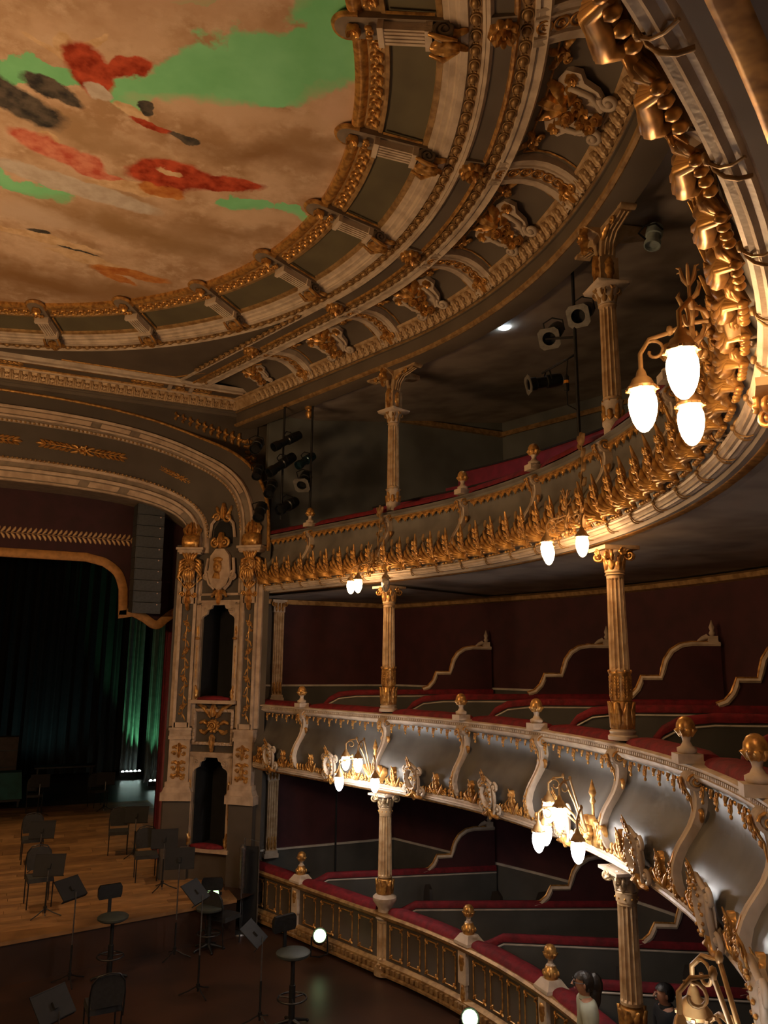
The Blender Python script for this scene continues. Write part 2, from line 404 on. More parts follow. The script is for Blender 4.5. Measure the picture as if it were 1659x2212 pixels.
# tier back walls with grey dado and white rail
def gallery_wall(name, d, z0, zd, z1, label, upper, lower, rail=True):
    mb = MB(); sweep(mb, [(d, z0), (d, zd)], SA, SB, 0.5)
    w = struct(name, mb, lower, label)
    mb = MB(); sweep(mb, [(d, zd), (d, z1)], SA, SB, 0.5); put('wall_covering', mb.mesh('wall_covering', upper), None, w)
    if rail:
        mb = MB(); sweep(mb, [(d, zd-0.02), (d-0.03, zd-0.02), (d-0.03, zd+0.02), (d, zd+0.02)], SA, SB, 0.5)
        put('dado_rail', mb.mesh('dado_rail', WHITE), None, w)
    # straight stretch on the end wall beside the stage (only the visible side)
    for (za, zb, mt, nm) in ((z0, zd, lower, 'end_wall'), (zd, z1, upper, 'end_wall')):
        mb = MB(); mb.box(7.0, 0.2, zb-za, (10.55, END_Y+0.1, (za+zb)/2)); put(nm, mb.mesh(nm, mt), None, w)
    if rail:
        mb = MB(); mb.box(7.0, 0.05, 0.04, (10.55, END_Y-0.01, zd)); put('dado_rail', mb.mesh('dado_rail', WHITE), None, w)
    return w
w1 = gallery_wall('wall_right', 3.3, FLOOR_Z, 1.32, 2.98, 'dark red box wall with grey dado behind the lowest tier', WALLRED, DADO)
w2 = gallery_wall('wall_right', 3.3, 3.36, 4.63, 6.5, 'dark red box wall with grey dado behind the middle tier', WALLRED, DADO)
w3 = gallery_wall('wall_right', 6.2, 6.8, 7.5, 11.5, 'stained grey wall behind the top gallery', GALWALL, GALWALL, rail=False)
mb = MB(); sweep(mb, [(3.3, 6.36), (3.2, 6.38), (3.17, 6.45), (3.3, 6.5)], SA, SB, 0.5)
mb.box(7, 0.1, 0.1, (10.55, END_Y-0.04, 6.42))
put('cornice_moulding', mb.mesh('cornice_moulding', GOLDD), None, w2)
# slabs
def slab(name, label, d0, d1, za, zb, ztop, mt):
    mb = MB(); sweep(mb, [(d0, za), (d1, zb), (d1, ztop), (d0, ztop)], SA if d0 > 0.3 else STOT-S2, SB if d0 > 0.3 else S2, 0.4, closed=True)
    return struct(name, mb, mt, label)
slab('ceiling_boxes', 'plain soffit under the middle tier', -0.02, 3.35, 2.99, 2.99, 3.38, SOFFIT)
slab('ceiling_balcony', 'smoke-stained soffit under the top gallery', 0.0, 6.25, 6.54, 6.52, 6.85, SOFFIT)
slab('ceiling_gallery', 'stained ceiling over the top gallery', 0.02, 6.25, 10.5, 11.35, 11.6, SOFFIT)
# fill the corners beside the stage end
mb = MB()
for zc, h in ((3.185, 0.39), (6.66, 0.36)): mb.add([(6.9, 16.0, zc-h/2), (8.2, 12.6, zc-h/2), (12, 14, zc-h/2), (14, 16.6, zc-h/2), (7.0, 16.6, zc-h/2)], [(4, 3, 2, 1, 0)])
struct('ceiling_corner', mb, SOFFIT, 'soffit corner beside the stage')
mb = MB(); mb.add([(6.97, 15.70, 0.2), (7.16, END_Y+0.02, 0.2), (7.16, END_Y+0.02, 8.7), (6.97, 15.70, 8.7)], [(0, 1, 2, 3)])
mb.add([(7.0, END_Y, 0.2), (7.4, END_Y-0.005, 0.2), (7.4, END_Y-0.005, 6.5), (7.0, END_Y, 6.5)], [(0, 1, 2, 3)])
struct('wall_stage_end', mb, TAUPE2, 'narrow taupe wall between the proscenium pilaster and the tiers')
# rear outer shell so no light leaks
mb = MB(); mb.box(0.3, 46, 16, (-16.2, 13, 6)); mb.box(0.3, 46, 16, (16.2, 13, 6)); mb.box(33, 0.3, 16, (0, -8.5, 6)); mb.box(33, 46, 0.3, (0, 13, 13.6)); mb.box(33, 0.3, 16, (0, 36, 6))
struct('wall_outer', mb, GALWALL, 'outer shell of the theatre')

# ---------------------------------------------------------------- balcony fronts
PP = [(-0.10, -0.13), (-0.06, -0.22), (-0.045, -0.32), (-0.06, -0.42), (-0.10, -0.52), (-0.165, -0.62), (-0.235, -0.72), (-0.285, -0.82), (-0.31, -0.92), (-0.30, -1.02), (-0.265, -1.10), (-0.21, -1.17)]
def panel_d(zr):
    if zr >= PP[0][1]: return PP[0][0]
    for a, b in zip(PP, PP[1:]):
        if b[1] <= zr <= a[1]:
            return a[0]+(b[0]-a[0])*(zr-a[1])/(b[1]-a[1])
    return PP[-1][0]
def seg_posts(lst, s0, s1, gap):
    e = sorted(lst); out = []
    a = s0
    for p in e:
        if p <= s0 or p >= s1: continue
        out.append((a, p-gap)); a = p+gap
    out.append((a, s1))
    return out
def bracket_meshes(H=1.06):
    """S-shaped console following the bombe panel; local frame at lip top, X along front, Y into hall"""
    mb = MB(); prof = []
    zs = [-0.16, -0.22, -0.30, -0.38, -0.46, -0.54, -0.62, -0.70, -0.78, -0.86, -0.94, -1.02, -1.10, -1.17]
    w = lambda k: 0.062-0.018*math.sin(PI*k)
    rows = []
    for i, z in enumerate(zs):
        y = -panel_d(z); k = i/(len(zs)-1); t = 0.10-0.03*k; ww = w(k)
        rows.append([Vector((-ww, y-0.02, z)), Vector((-ww, y+t, z)), Vector((-ww+0.018, y+t+0.012, z)), Vector((-ww+0.028, y+t-0.012, z)),
                     Vector((ww-0.028, y+t-0.012, z)), Vector((ww-0.018, y+t+0.012, z)), Vector((ww, y+t, z)), Vector((ww, y-0.02, z))])
    mb.grid(rows, cap=False)
    # volute head
    for s in (-1, 1):
        mb.lathe([(0.085, 0), (0.085, 0.02), (0.06, 0.03), (0.05, 0.012), (0.03, 0.03), (0.0, 0.034)], 14, M=T(s*0.055, 0.15, -0.15) @ RY(s*PI/2))
    mb.lathe([(0.085, -0.055), (0.085, 0.055)], 14, M=T(0, 0.15, -0.15) @ RY(PI/2))
    a = mb.mesh('bracket', CREAM)
    mb = MB()
    M = T(0, 0.18, -0.14)
    leaf_fan(mb, [(0, 0.25, -0.12), (0, 0.235, -0.20), (0, 0.18, -0.30), (0, 0.165, -0.42)], 4, 0.07, 0.013, curl=0.01)
    for s in (-1, 1):
        scroll(mb, 0, 0, 0.07, 0.0, 0.014, 1.4, 0, M=T(s*0.085, 0.15, -0.15) @ RZ(-s*PI/2), n=16)
        frond(mb, [(s*0.03, -0.40), (s*0.085, -0.42), (s*0.07, -0.50)], 0.03, 0.02, 1, 2, 6, y0=0.12)
    leaf_fan(mb, [(0, 0.375, -1.02), (0, 0.385, -0.94), (0, 0.375, -0.86), (0, 0.35, -0.76)], 3, 0.06, 0.012, curl=0.01)
    leaf_fan(mb, [(0, 0.36, -1.0), (0, 0.36, -1.06), (0, 0.33, -1.13), (0, 0.30, -1.18)], 3, 0.07, 0.013, curl=0.01)
    b = mb.mesh('bracket_gilding', GOLD)
    return a, b
ME_BRK, ME_BRKG = bracket_meshes()
def tie_mesh():
    # two ribbons crossing round the reeded torus (centre at the origin, radius 0.075)
    mb = MB()
    for s in (-1, 1):
        pts = []
        for k in range(9):
            t = R_(110-220*k/8); pts.append((s*0.055*(1-2*k/8), 0.082*math.cos(t), 0.078*math.sin(t)))
        mb.tube(pts, 0.008, 6, flat=0.7)
    mb.ell(0.024, 0.018, 0.024, (0, 0.088, 0), 6, 4)
    return mb.mesh('ribbon_tie', GOLDD)
ME_TIE = tie_mesh()
def cushion(root_, s0, s1, d0, d1, z, h, name='cushion'):
    mb = MB(); prof = []
    for i in range(9):
        a = PI*i/8; prof.append(((d0+d1)/2-(d1-d0)/2*math.cos(a)*1.0, z+h*math.sin(a)**0.7))
    n = max(4, int((s1-s0)/0.2)); rows = []
    for i in range(n+1):
        s = s0+(s1-s0)*i/n; k = 1.0 if 0 < i < n else 0.75
        row = []
        for (d, zz) in prof:
            dm = (d0+d1)/2; p, _, _ = plan(s, dm+(d-dm)*k); row.append(Vector((p.x, p.y, z-0.01+(zz-z+0.01)*(k if i in (0, n) else 1.0)*(1+0.03*math.sin(9*s)))))
        rows.append(row)
    mb.grid(rows, cap=True)
    return put(name, mb.mesh(name, VELVET), None, root_)
def bead_row(root_, s0, s1, step, d, z, r, mt, name='bead_row'):
    mb = MB(); n = int((s1-s0)/step)
    for i in range(n):
        s = s0+step*(i+0.5); mb.box(step*0.55, r*2, r*2.2, (0, 0, 0), M=F(s, d, z))
    o = put(name, mb.mesh(name, mt), None, root_); o['kind'] = 'stuff'
    return o
PATH0, PATH1 = STOT-S2, SEND

DO3 = 0.12
KZ = {True: 0.93, False: 0.955}
DO2 = 0.10
DR = {True: 0.16, False: 0.06}
def bombe_front(label, zt, upper):
    kz = KZ[upper]; dr = DR[upper]; do = DO3 if upper else DO2
    p, _, _ = plan(0, 0)
    rt = root('balcony_front', label, 'balcony front', (p.x, p.y, zt))
    def part(name, prof, mt, closed=False):
        mb = MB(); sweep(mb, [(d+do, zt+z*kz) for d, z in prof], PATH0, PATH1, 0.22, closed)
        return put(name, mb.mesh(name, mt), None, rt)
    part('panel', PP, GREYP if upper else GREYP2)
    part('inner_lining', [(0.10, -0.10), (0.12, -1.0)], DADO)
    if upper:
        part('handrail', [(0.20, -0.02), (0.20, 0.0), (-0.10, 0.0), (-0.16, -0.02), (-0.17, -0.05), (-0.13, -0.075), (-0.12, -0.12), (-0.09, -0.13), (0.1, -0.13)], GREYP)
        part('fillet', [(-0.10, -0.115), (-0.135, -0.12), (-0.135, -0.145), (-0.08, -0.15)], GOLDD)
    else:
        part('handrail', [(0.20, -0.02), (0.20, 0.0), (-0.155, 0.0), (-0.185, -0.015), (-0.185, -0.035), (-0.155, -0.045), (-0.155, -0.085), (-0.172, -0.095), (-0.168, -0.115), (-0.13, -0.15), (-0.09, -0.17), (0.1, -0.17)], CREAM)
    # reeded torus, flat and gilt roll under the belly
    prof = []
    for i in range(13):
        a = PI*0.75-PI*1.25*i/12
        rr = 0.062+(0.007 if i % 2 else -0.003)
        prof.append((-0.255-rr*math.sin(a)*1.0-0.02, -1.215+rr*math.cos(PI-a)*-1.0))
    prof = [(-0.20, -1.15)]
    for i in range(17):
        a = R_(120-240*i/16); rr = 0.07+(0.008 if i % 2 else -0.004)
        prof.append((-0.27+dr*0.6-rr*math.cos(a), -1.215+rr*math.sin(a)))
    prof.append((-0.20+dr, -1.285))
    part('reeded_moulding', prof, CREAM)
    prof = [(-0.22+dr, -1.275)]
    for i in range(9):
        a = R_(110-220*i/8); prof.append((-0.215+dr-0.035*math.cos(a), -1.305+0.035*math.sin(a)))
    prof += [(-0.17+dr, -1.345), (-0.15+dr, -1.34)]
    part('soffit_edge', [(-0.155+dr, -1.342), (0.12, -1.33)], SOFFIT)
    part('gilt_roll', prof, GOLD)
    lst = BRKS
    for s in lst:
        M = F(s, do, zt) @ S(1, 1, kz)
        b = put('bracket', ME_BRK, M, rt); put('bracket_gilding', ME_BRKG, M, b)
    for s in POSTS[:-1]:
        M = F(s, 0.0 if upper else -0.08, zt) @ S(0.84, 0.84, 0.90)
        b = put('finial', ME_FINF, M, rt); put('finial_ball', ME_FINB, M, b)
    hh = 0.085 if not upper else 0.12
    for a, b in seg_posts(BRKS, SV0, SEND-0.05, 0.13):
        cushion(rt, a, b, (-0.13 if not upper else -0.155)+do, 0.22+do, zt, hh)
    cushion(rt, STOT-SEND+0.05, SV0, -0.13+do, 0.22+do, zt, hh)
    # drops under the rail
    if upper:
        s = SV0; 
        while s < SV1:
            if min(abs(s-b) for b in BRKS) > 0.12: put('scallop', ME_SCAL, F(s, do-0.115, zt-0.135), rt)
            s += 0.172
    else:
        bead_row(rt, SV0, SEND-0.1, 0.05, do-0.16, zt-0.065, 0.012, CREAM)
        i = 0; s = SV0
        while s < SV1:
            if min(abs(s-b) for b in BRKS) > 0.12:
                put('pendant_drop', ME_DROP if i % 2 == 0 else ME_DROPS, F(s, do-0.115, zt-0.165), rt)
            s += 0.165; i += 1
    return rt
ZT3, ZT2, ZT1 = 7.78, 4.28, 1.17
front3 = bombe_front('upper balcony front with tall gilded acanthus leaves above its reeded rim', ZT3, True)
front2 = bombe_front('middle balcony front with oval medallions and white lamps', ZT2, False)
s = SV0
i = 0
while s < SV1:
    put('acanthus', ME_ACB, F(s, DO3+panel_d(-1.14)-0.03, ZT3-1.07) @ S(-1.22, 1.35, 1.12) @ RX(-0.12), front3)
    if min(abs(s+0.2-b) for b in BRKS) > 0.15:
        put('bud_stem', ME_BUD, F(s+0.19, DO3+panel_d(-1.0)-0.01, ZT3-1.02) @ S(-1.25, 1, 1.25), front3)
    s += 0.395; i += 1
s = SV0
while s < SEND:
    put('ribbon_tie', ME_TIE, F(s, DO3-0.174, ZT3-1.13), front3); s += 0.62
for a, b in seg_posts(BRKS, -10.6, 7.1, 0.0):
    L = b-a; m = (a+b)/2
    M = F(m, DO2+panel_d(-1.1)-0.06, ZT2-1.16) @ RX(-0.10) @ S(1.15)
    c = put('medallion', ME_CARTF, M, front2); put('medallion_gilding', ME_CARTG, M, c); put('medallion_boss', ME_CARTO, M, c)
    for k in (-1, 1):
        put('acanthus', ME_ACS, F(m+k*L*0.27, DO2+panel_d(-1.14)-0.05, ZT2-1.11) @ S(1.0, 1.2, 1.1), front2)
        put('leaf_trail', ME_TRAIL, F(m+k*L*0.40, DO2+panel_d(-1.14)-0.06, ZT2-1.09), front2)
    for k in (-0.14, 0.14):
        put('leaf_trail', ME_TRAIL, F(m+k*L, DO2+panel_d(-1.14)-0.06, ZT2-1.10) @ S(0.7, 1, 0.8), front2)
# lowest tier: straight front with gilt frames
p, _, _ = plan(0, 0)
front1 = root('box_parapet', 'lowest tier front with small gilt framed panels and red cushions', 'balcony front', (p.x, p.y, FLOOR_Z))
def part1(name, prof, mt, closed=False):
    mb = MB(); sweep(mb, prof, PATH0, PATH1, 0.2, closed); return put(name, mb.mesh(name, mt), None, front1)
part1('panel', [(-0.06, 1.07), (-0.06, 0.48), (-0.08, 0.45)], TAUPE2)
part1('inner_lining', [(0.12, 1.1), (0.12, FLOOR_Z)], DADO)
part1('handrail', [(0.2, 1.13), (0.2, 1.17), (-0.12, 1.17), (-0.15, 1.14), (-0.13, 1.10), (-0.10, 1.07), (-0.05, 1.05)], GOLDD)
part1('plinth_moulding', [(-0.06, 0.48), (-0.10, 0.46), (-0.13, 0.44), (-0.13, 0.32), (-0.15, 0.30), (-0.15, 0.27), (-0.04, 0.25)], GOLDD)
part1('kick_board', [(-0.02, 0.26), (-0.05, FLOOR_Z)], BLACK)
bead_row(front1, SV0, SEND-0.05, 0.11, -0.135, 0.38, 0.03, GOLDD)
def frame_mesh(w, h):
    mb = MB(); c = 0.05
    pts = []
    def bar(a, b): mb.tube([a, b], 0.011, 5)
    bar((-w+c, 0.01, h), (w-c, 0.01, h)); bar((-w+c, 0.01, -h), (w-c, 0.01, -h)); bar((-w, 0.01, -h+c), (-w, 0.01, h-c)); bar((w, 0.01, -h+c), (w, 0.01, h-c))
    for sx in (-1, 1):
        for sz in (-1, 1):
            mb.tube([(sx*w, 0.01, sz*(h-c)), (sx*(w-c*0.75), 0.012, sz*(h-c*0.75)), (sx*(w-c), 0.01, sz*h)], 0.010, 5)
    return mb.mesh('gilt_frame', GOLD)
def frame_corner(mb):
    frond(mb, [(0, -0.045), (0.012, 0), (0, 0.045)], 0.02, 0.018, 2, 2, 7)
    mb.ell(0.013, 0.013, 0.013, (0.01, 0.015, 0), 5, 4)
ME_FRC = m_of(frame_corner, 'frame_corner', GOLD)
frames = {}
P1 = sorted(POSTS+COLS)
for a, b in seg_posts(P1, -10.6, 7.5, 0.14):
    n = 4 if b-a > 1.3 else 3
    if a < -10: n = 2
    w = (b-a)/n
    key = round(w, 2)
    if key not in frames: frames[key] = frame_mesh(w*0.34, 0.235)
    for i in range(n):
        M = F(a+w*(i+0.5), -0.06, 0.77)
        fr = put('gilt_frame', frames[key], M, front1)
        for sx in (-1, 1):
            for sz in (-1, 1):
                put('frame_corner', ME_FRC, M @ T(sx*(w*0.34-0.02), 0.005, sz*0.215) @ RY(sx*sz*PI/4), fr)
for a, b in seg_posts(P1, SV0, SEND-0.02, 0.15):
    cushion(front1, a, b, -0.10, 0.18, ZT1, 0.10)
def post1(mb):
    mb.box(0.17, 0.10, 0.42, (0, 0.09, -0.30)); mb.box(0.13, 0.08, 0.26, (0, 0.085, -0.63)); mb.box(0.2, 0.13, 0.14, (0, 0.09, -0.82))
    mb.box(0.30, 0.32, 0.04, (0, 0, 0.02)); mb.box(0.30, 0.30, 0.09, (0, 0, 0.085), t=0.6)
    mb.lathe([(0.06, 0.28), (0.035, 0.30), (0.03, 0.33), (0.05, 0.36)], 12)
ME_POST1 = m_of(post1, 'post', CREAM)
def post1g(mb):
    mb.lathe([(0.085, 0.13), (0.095, 0.17), (0.09, 0.22), (0.07, 0.25), (0.06, 0.28)], 12)
    for i in range(8): mb.ell(0.025, 0.02, 0.035, (0.09*math.cos(i*PI/4), 0.09*math.sin(i*PI/4), 0.19), 5, 4)
    frond(mb, [(0, -0.12), (0, -0.2), (0, -0.34)], 0.06, 0.04, 3, 2, 10, y0=0.14)
    frond(mb, [(0, -0.74), (0, -0.64), (0, -0.52)], 0.05, 0.03, 3, 2, 10, y0=0.125)
    mb.lathe([(0.04, 0.355), (0.07, 0.38), (0.08, 0.42), (0.075, 0.47), (0.05, 0.505), (0.01, 0.52)], 14)
    for i in range(7):
        frond(mb, [(0, 0), (0, 0.04), (0, 0.07)], 0.03, 0.015, 1, 2, 6, curl=0.025, M=RZ(2*PI*i/7) @ T(0, 0.05, 0.36) @ RX(-0.4))
ME_POST1G = m_of(post1g, 'post_gilding', GOLD)
for s in POSTS:
    M = F(s, 0.02, ZT1); b = put('post', ME_POST1, M, front1); put('post_gilding', ME_POST1G, M, b)

# ---------------------------------------------------------------- columns
def fluted(mb, r0, r1, z0, z1, n=14, dep=0.22, half=False):
    k = n*6; rows = []
    zs = [z0, z0+0.03, z0+0.05]+[z0+(z1-z0)*i/4 for i in (1, 2, 3)]+[z1-0.05, z1-0.03, z1]
    for z in zs:
        e = 0 if (z < z0+0.035 or z > z1-0.035) else 1
        r = r0+(r1-r0)*(z-z0)/(z1-z0); row = []
        for i in range(k):
            a = 2*PI*i/k; ph = (i % 6)/6; g = math.sin(PI*ph)**0.8 if ph > 0 else 0
            rr = r*(1-dep*g*e); row.append(Vector((rr*math.cos(a), rr*math.sin(a), z)))
        rows.append(row)
    mb.grid(rows, cv=True, cap=True)
def capital(mb, z, r, w, h):
    mb.lathe([(r, 0), (r*1.15, 0.02), (r*1.0, 0.04), (r*1.05, h*0.4), (r*1.5, h*0.8), (r*1.6, h*0.88)], 16, M=T(0, 0, z))
    mb.box(w, w, h*0.14, (0, 0, z+h*0.93))
def capital_gold(mb, z, r, w, h):
    for i in range(8):
        a = PI/4*i
        frond(mb, [(0, 0), (0, h*0.3), (0, h*0.55)], r*0.42, 0.02, 2, 2, 8, curl=0.05, M=T(0, 0, z+0.03) @ RZ(a) @ T(0, r*1.0, 0))
    for i in range(4):
        a = PI/2*i+PI/4
        for s in (-1, 1):
            scroll(mb, 0, 0, w*0.17, 0, w*0.045, 1.4, PI/2, M=T(0, 0, z+h*0.66) @ RZ(a+s*0.16) @ T(0, w*0.44, 0) @ RZ(PI/2), n=16, k=5)
        rosette(mb, w*0.12, 0.03, 5, M=T(0, 0, z+h*0.78) @ RZ(PI/2*i) @ T(0, w*0.47, 0))
def leaf_drum(mb, r0, r1, z0, z1, n=8):
    mb.lathe([(r0*0.9, z0), (r0, z0+0.02), (r1*0.96, z1-0.02), (r1*0.9, z1)], 16)
    for i in range(n):
        frond(mb, [(0, 0), (0, (z1-z0)*0.5), (0, (z1-z0)*0.95)], 2*PI*r0/n*0.46, 0.02, 3, 2, 10, curl=0.03, M=RZ(2*PI*i/n) @ T(0, (r0+r1)/2*0.95, z0))
def column2():
    a = MB(); a.lathe([(0.16, 0), (0.16, 0.04), (0.135, 0.06), (0.145, 0.09), (0.12, 0.115)], 20)
    b = MB(); fluted(b, 0.112, 0.096, 0.72, 1.80, 14); b.lathe([(0.10, 1.80), (0.115, 1.815), (0.10, 1.83)], 18)
    c = MB(); leaf_drum(c, 0.135, 0.12, 0.115, 0.42, 8)
    c.lathe([(0.118, 0.42), (0.118, 0.70), (0.125, 0.715), (0.118, 0.73)], 18)
    for i in range(8):
        aa = 2*PI*i/8
        for k in range(7):
            for s in (-1, 1):
                c.ell(0.012, 0.008, 0.024, (0, 0, 0), 5, 4, M=RZ(aa) @ T(s*0.016, 0.118, 0.46+0.034*k) @ RY(s*0.5))
        c.ell(0.014, 0.014, 0.018, (0.125*math.cos(aa), 0.125*math.sin(aa), 0.735), 5, 4)
    d = MB(); capital(d, 1.83, 0.10, 0.42, 0.30)
    e = MB(); capital_gold(e, 1.83, 0.10, 0.42, 0.30)
    return [('base', a.mesh('base', CREAM)), ('shaft', b.mesh('shaft', CREAM2)), ('leaf_drum', c.mesh('leaf_drum', GOLD)), ('capital', d.mesh('capital', CREAM2)), ('capital_gilding', e.mesh('capital_gilding', GOLD))]
CREAM2 = mat('gilded_ivory', (0.60, 0.42, 0.24), 0.48, 0.15, col2=(0.42, 0.26, 0.12), scale=7, bump=0.15)
COL2 = column2()
def column1():
    a = MB(); a.lathe([(0.13, -0.12), (0.15, -0.09), (0.13, -0.05), (0.11, 0.0), (0.11, 0.05), (0.16, 0.12), (0.195, 0.17), (0.195, 0.22), (0.15, 0.26), (0.12, 0.27)], 20)
    a2 = MB(); fluted(a2, 0.125, 0.125, -0.72, -0.12, 12); a2.lathe([(0.17, -0.93), (0.17, -0.80), (0.14, -0.77), (0.13, -0.72)], 16)
    b = MB(); fluted(b, 0.115, 0.10, 0.52, 1.50, 14); b.lathe([(0.112, 1.50), (0.112, 1.58), (0.12, 1.595), (0.105, 1.61)], 18)
    c = MB(); leaf_drum(c, 0.14, 0.12, 0.27, 0.50, 8)
    for i in range(10): c.ell(0.012, 0.012, 0.012, (0.118*math.cos(i*PI/5), 0.118*math.sin(i*PI/5), 1.54), 5, 4)
    d = MB(); capital(d, 1.60, 0.105, 0.42, 0.22)
    e = MB(); capital_gold(e, 1.57, 0.11, 0.44, 0.26)
    return [('base', a.mesh('base', CREAM)), ('pedestal', a2.mesh('pedestal', CREAM2)), ('shaft', b.mesh('shaft', CREAM2)), ('leaf_drum', c.mesh('leaf_drum', GOLD)), ('capital', d.mesh('capital', CREAM)), ('capital_gilding', e.mesh('capital_gilding', GOLDC))]
GOLDC = mat('pale_gilding', (0.66, 0.48, 0.28), 0.45, 0.3, scale=9, bump=0.2)
COL1 = column1()
def column3():
    a = MB(); a.lathe([(0.115, 0), (0.115, 0.09), (0.13, 0.11), (0.13, 0.15), (0.118, 0.17), (0.12, 0.38), (0.13, 0.40), (0.115, 0.42)], 18)
    ag = MB()
    for i in range(8):
        frond(ag, [(0, 0), (0, 0.06), (0, 0.14 if i % 2 else 0.20)], 0.045, 0.02, 2, 2, 8, curl=0.02, M=RZ(i*PI/4) @ T(0, 0.115, 0.15))
        ag.ell(0.013, 0.013, 0.013, (0.13*math.cos(i*PI/4), 0.13*math.sin(i*PI/4), 0.40), 5, 4)
    b = MB(); fluted(b, 0.112, 0.10, 0.42, 1.62, 14); b.lathe([(0.10, 1.62), (0.115, 1.635), (0.10, 1.65)], 16)
    d = MB(); d.lathe([(0.10, 1.65), (0.11, 1.72), (0.16, 1.84)], 16); d.box(0.40, 0.40, 0.05, (0, 0, 1.87), t=1.08)
    e = MB(); capital_gold(e, 1.63, 0.10, 0.32, 0.26)
    # impost block and flaring corbels to the beam
    g = MB(); g.box(0.20, 0.24, 0.36, (0, 0, 2.07))
    for s in (-1, 1):
        poly = [(s*0.08, 2.25), (s*0.10, 2.42), (s*0.20, 2.55), (s*0.55, 2.62), (s*0.62, 2.66), (s*0.62, 2.72), (-s*0.02, 2.72), (-s*0.02, 2.25)]
        g.prism(poly if s > 0 else poly[::-1], -0.09, 0.09)
        for yy in (-0.05, 0.0, 0.05): g.tube([(s*0.10, yy, 2.28), (s*0.13, yy, 2.42), (s*0.24, yy, 2.53), (s*0.55, yy, 2.60)], 0.014, 5)
        g.lathe([(0.05, -0.1), (0.05, 0.1)], 10, M=T(s*0.60, 0, 2.64) @ RX(PI/2))
    # towards the outer wall
    poly = [(0.08, 2.1), (0.10, 2.40), (0.24, 2.56), (0.6, 2.64), (0.6, 2.72), (0, 2.72), (0, 2.1)]
    g.prism(poly, -0.09, 0.09, M=RZ(-PI/2)); 
    g.prism([(x*0.5, z) for x, z in poly], -0.09, 0.09, M=RZ(PI/2))
    h = MB()
    frond(h, [(0, 2.72), (0.0, 2.5), (0, 2.3)], 0.09, 0.06, 3, 3, 12, y0=0.26)
    frond(h, [(0, 2.3), (0.0, 2.1), (0, 1.93)], 0.075, 0.05, 3, 3, 12, y0=0.12)
    rosette(h, 0.07, 0.05, 6, M=T(0, 0.30, 2.5))
    for s in (-1, 1):
        frond(h, [(0, 2.24), (0.0, 2.1), (0, 1.93)], 0.075, 0.04, 3, 2, 10, y0=0.10, M=RZ(s*PI/2))
        scroll(h, s*0.40, 2.57, 0.05, 0.09, 0.018, 1.3, 0, flip=s)
        frond(h, [(s*0.12, 2.45), (s*0.2, 2.5), (s*0.3, 2.56)], 0.035, 0.03, 2, 2, 8, y0=0.09)
    return [('base', a.mesh('base', CREAM)), ('base_gilding', ag.mesh('base_gilding', GOLD)), ('shaft', b.mesh('shaft', CREAM2)), ('capital', d.mesh('capital', CREAM)), ('capital_gilding', e.mesh('capital_gilding', GOLDD)), ('corbel', g.mesh('corbel', CREAM2)), ('corbel_gilding', h.mesh('corbel_gilding', GOLD))]
COL3 = column3()
where = ['nearest the stage', 'halfway along the side', 'beside the viewer']
pos = ['one bay from the stage wall', 'second bay from the stage wall', 'third bay from the stage wall']
for tier, parts, z, d, txt in ((1, COL1, ZT1, 0.0, 'ivory fluted column with bulb foot on the lowest rail, '), (2, COL2, ZT2+0.03, 0.05, 'gilded fluted column standing on the middle balcony rail, '), (3, COL3, ZT3+0.02, 0.13, 'slender fluted column with corbels on the top balcony rail, ')):
    for k, s in enumerate(COLS):
        M = F(s, d, z)
        r = root('column', txt+pos[k], 'column', M.to_translation(), 'columns carrying the tiers')
        for nm, me in parts: put(nm, me, M, r)
# square pilasters against the stage-end wall
def pilaster(z0, z1, lab, cap=True):
    r = root('pilaster', lab, 'pilaster', (7.40, 16.32, z0), 'flat pilasters on the stage-end wall')
    H = z1-z0; M = T(7.40, 16.32, z0) @ RZ(PI)
    a = MB(); a.box(0.30, 0.16, 0.08, (0, 0, 0.04)); a.box(0.26, 0.14, 0.06, (0, 0, 0.11)); put('base', a.mesh('base', CREAM), M, r)
    b = MB(); b.box(0.22, 0.10, H-0.40, (0, 0, 0.14+(H-0.40)/2))
    for i in range(4): b.tube([(-0.075+0.05*i, 0.052, 0.20), (-0.075+0.05*i, 0.052, H-0.30)], 0.017, 6)
    put('shaft', b.mesh('shaft', CREAM2), M, r)
    g = MB()
    for i in range(3): frond(g, [(-0.07+0.07*i, 0.16), (-0.07+0.07*i, 0.3), (-0.07+0.07*i, 0.42)], 0.035, 0.025, 2, 2, 8, y0=0.055)
    for s in (-1, 1): scroll(g, s*0.12, H-0.10, 0.06, 0.06, 0.02, 1.3, PI/2, flip=-s)
    for i in range(3): frond(g, [(-0.07+0.07*i, H-0.26), (-0.07+0.07*i, H-0.16), (-0.07+0.07*i, H-0.07)], 0.035, 0.03, 2, 2, 8, y0=0.05, curl=0.04)
    put('gilding', g.mesh('gilding', GOLD), M, r)
    c = MB(); c.box(0.32, 0.18, 0.05, (0, 0, H-0.025)); c.box(0.25, 0.12, 0.22, (0, 0, H-0.16)); put('capital', c.mesh('capital', CREAM), M, r)
pilaster(ZT1+0.02, 2.98, 'flat fluted pilaster on the stage-end wall in the lowest tier')
pilaster(ZT2+0.02, 6.46, 'flat fluted pilaster on the stage-end wall in the middle tier')
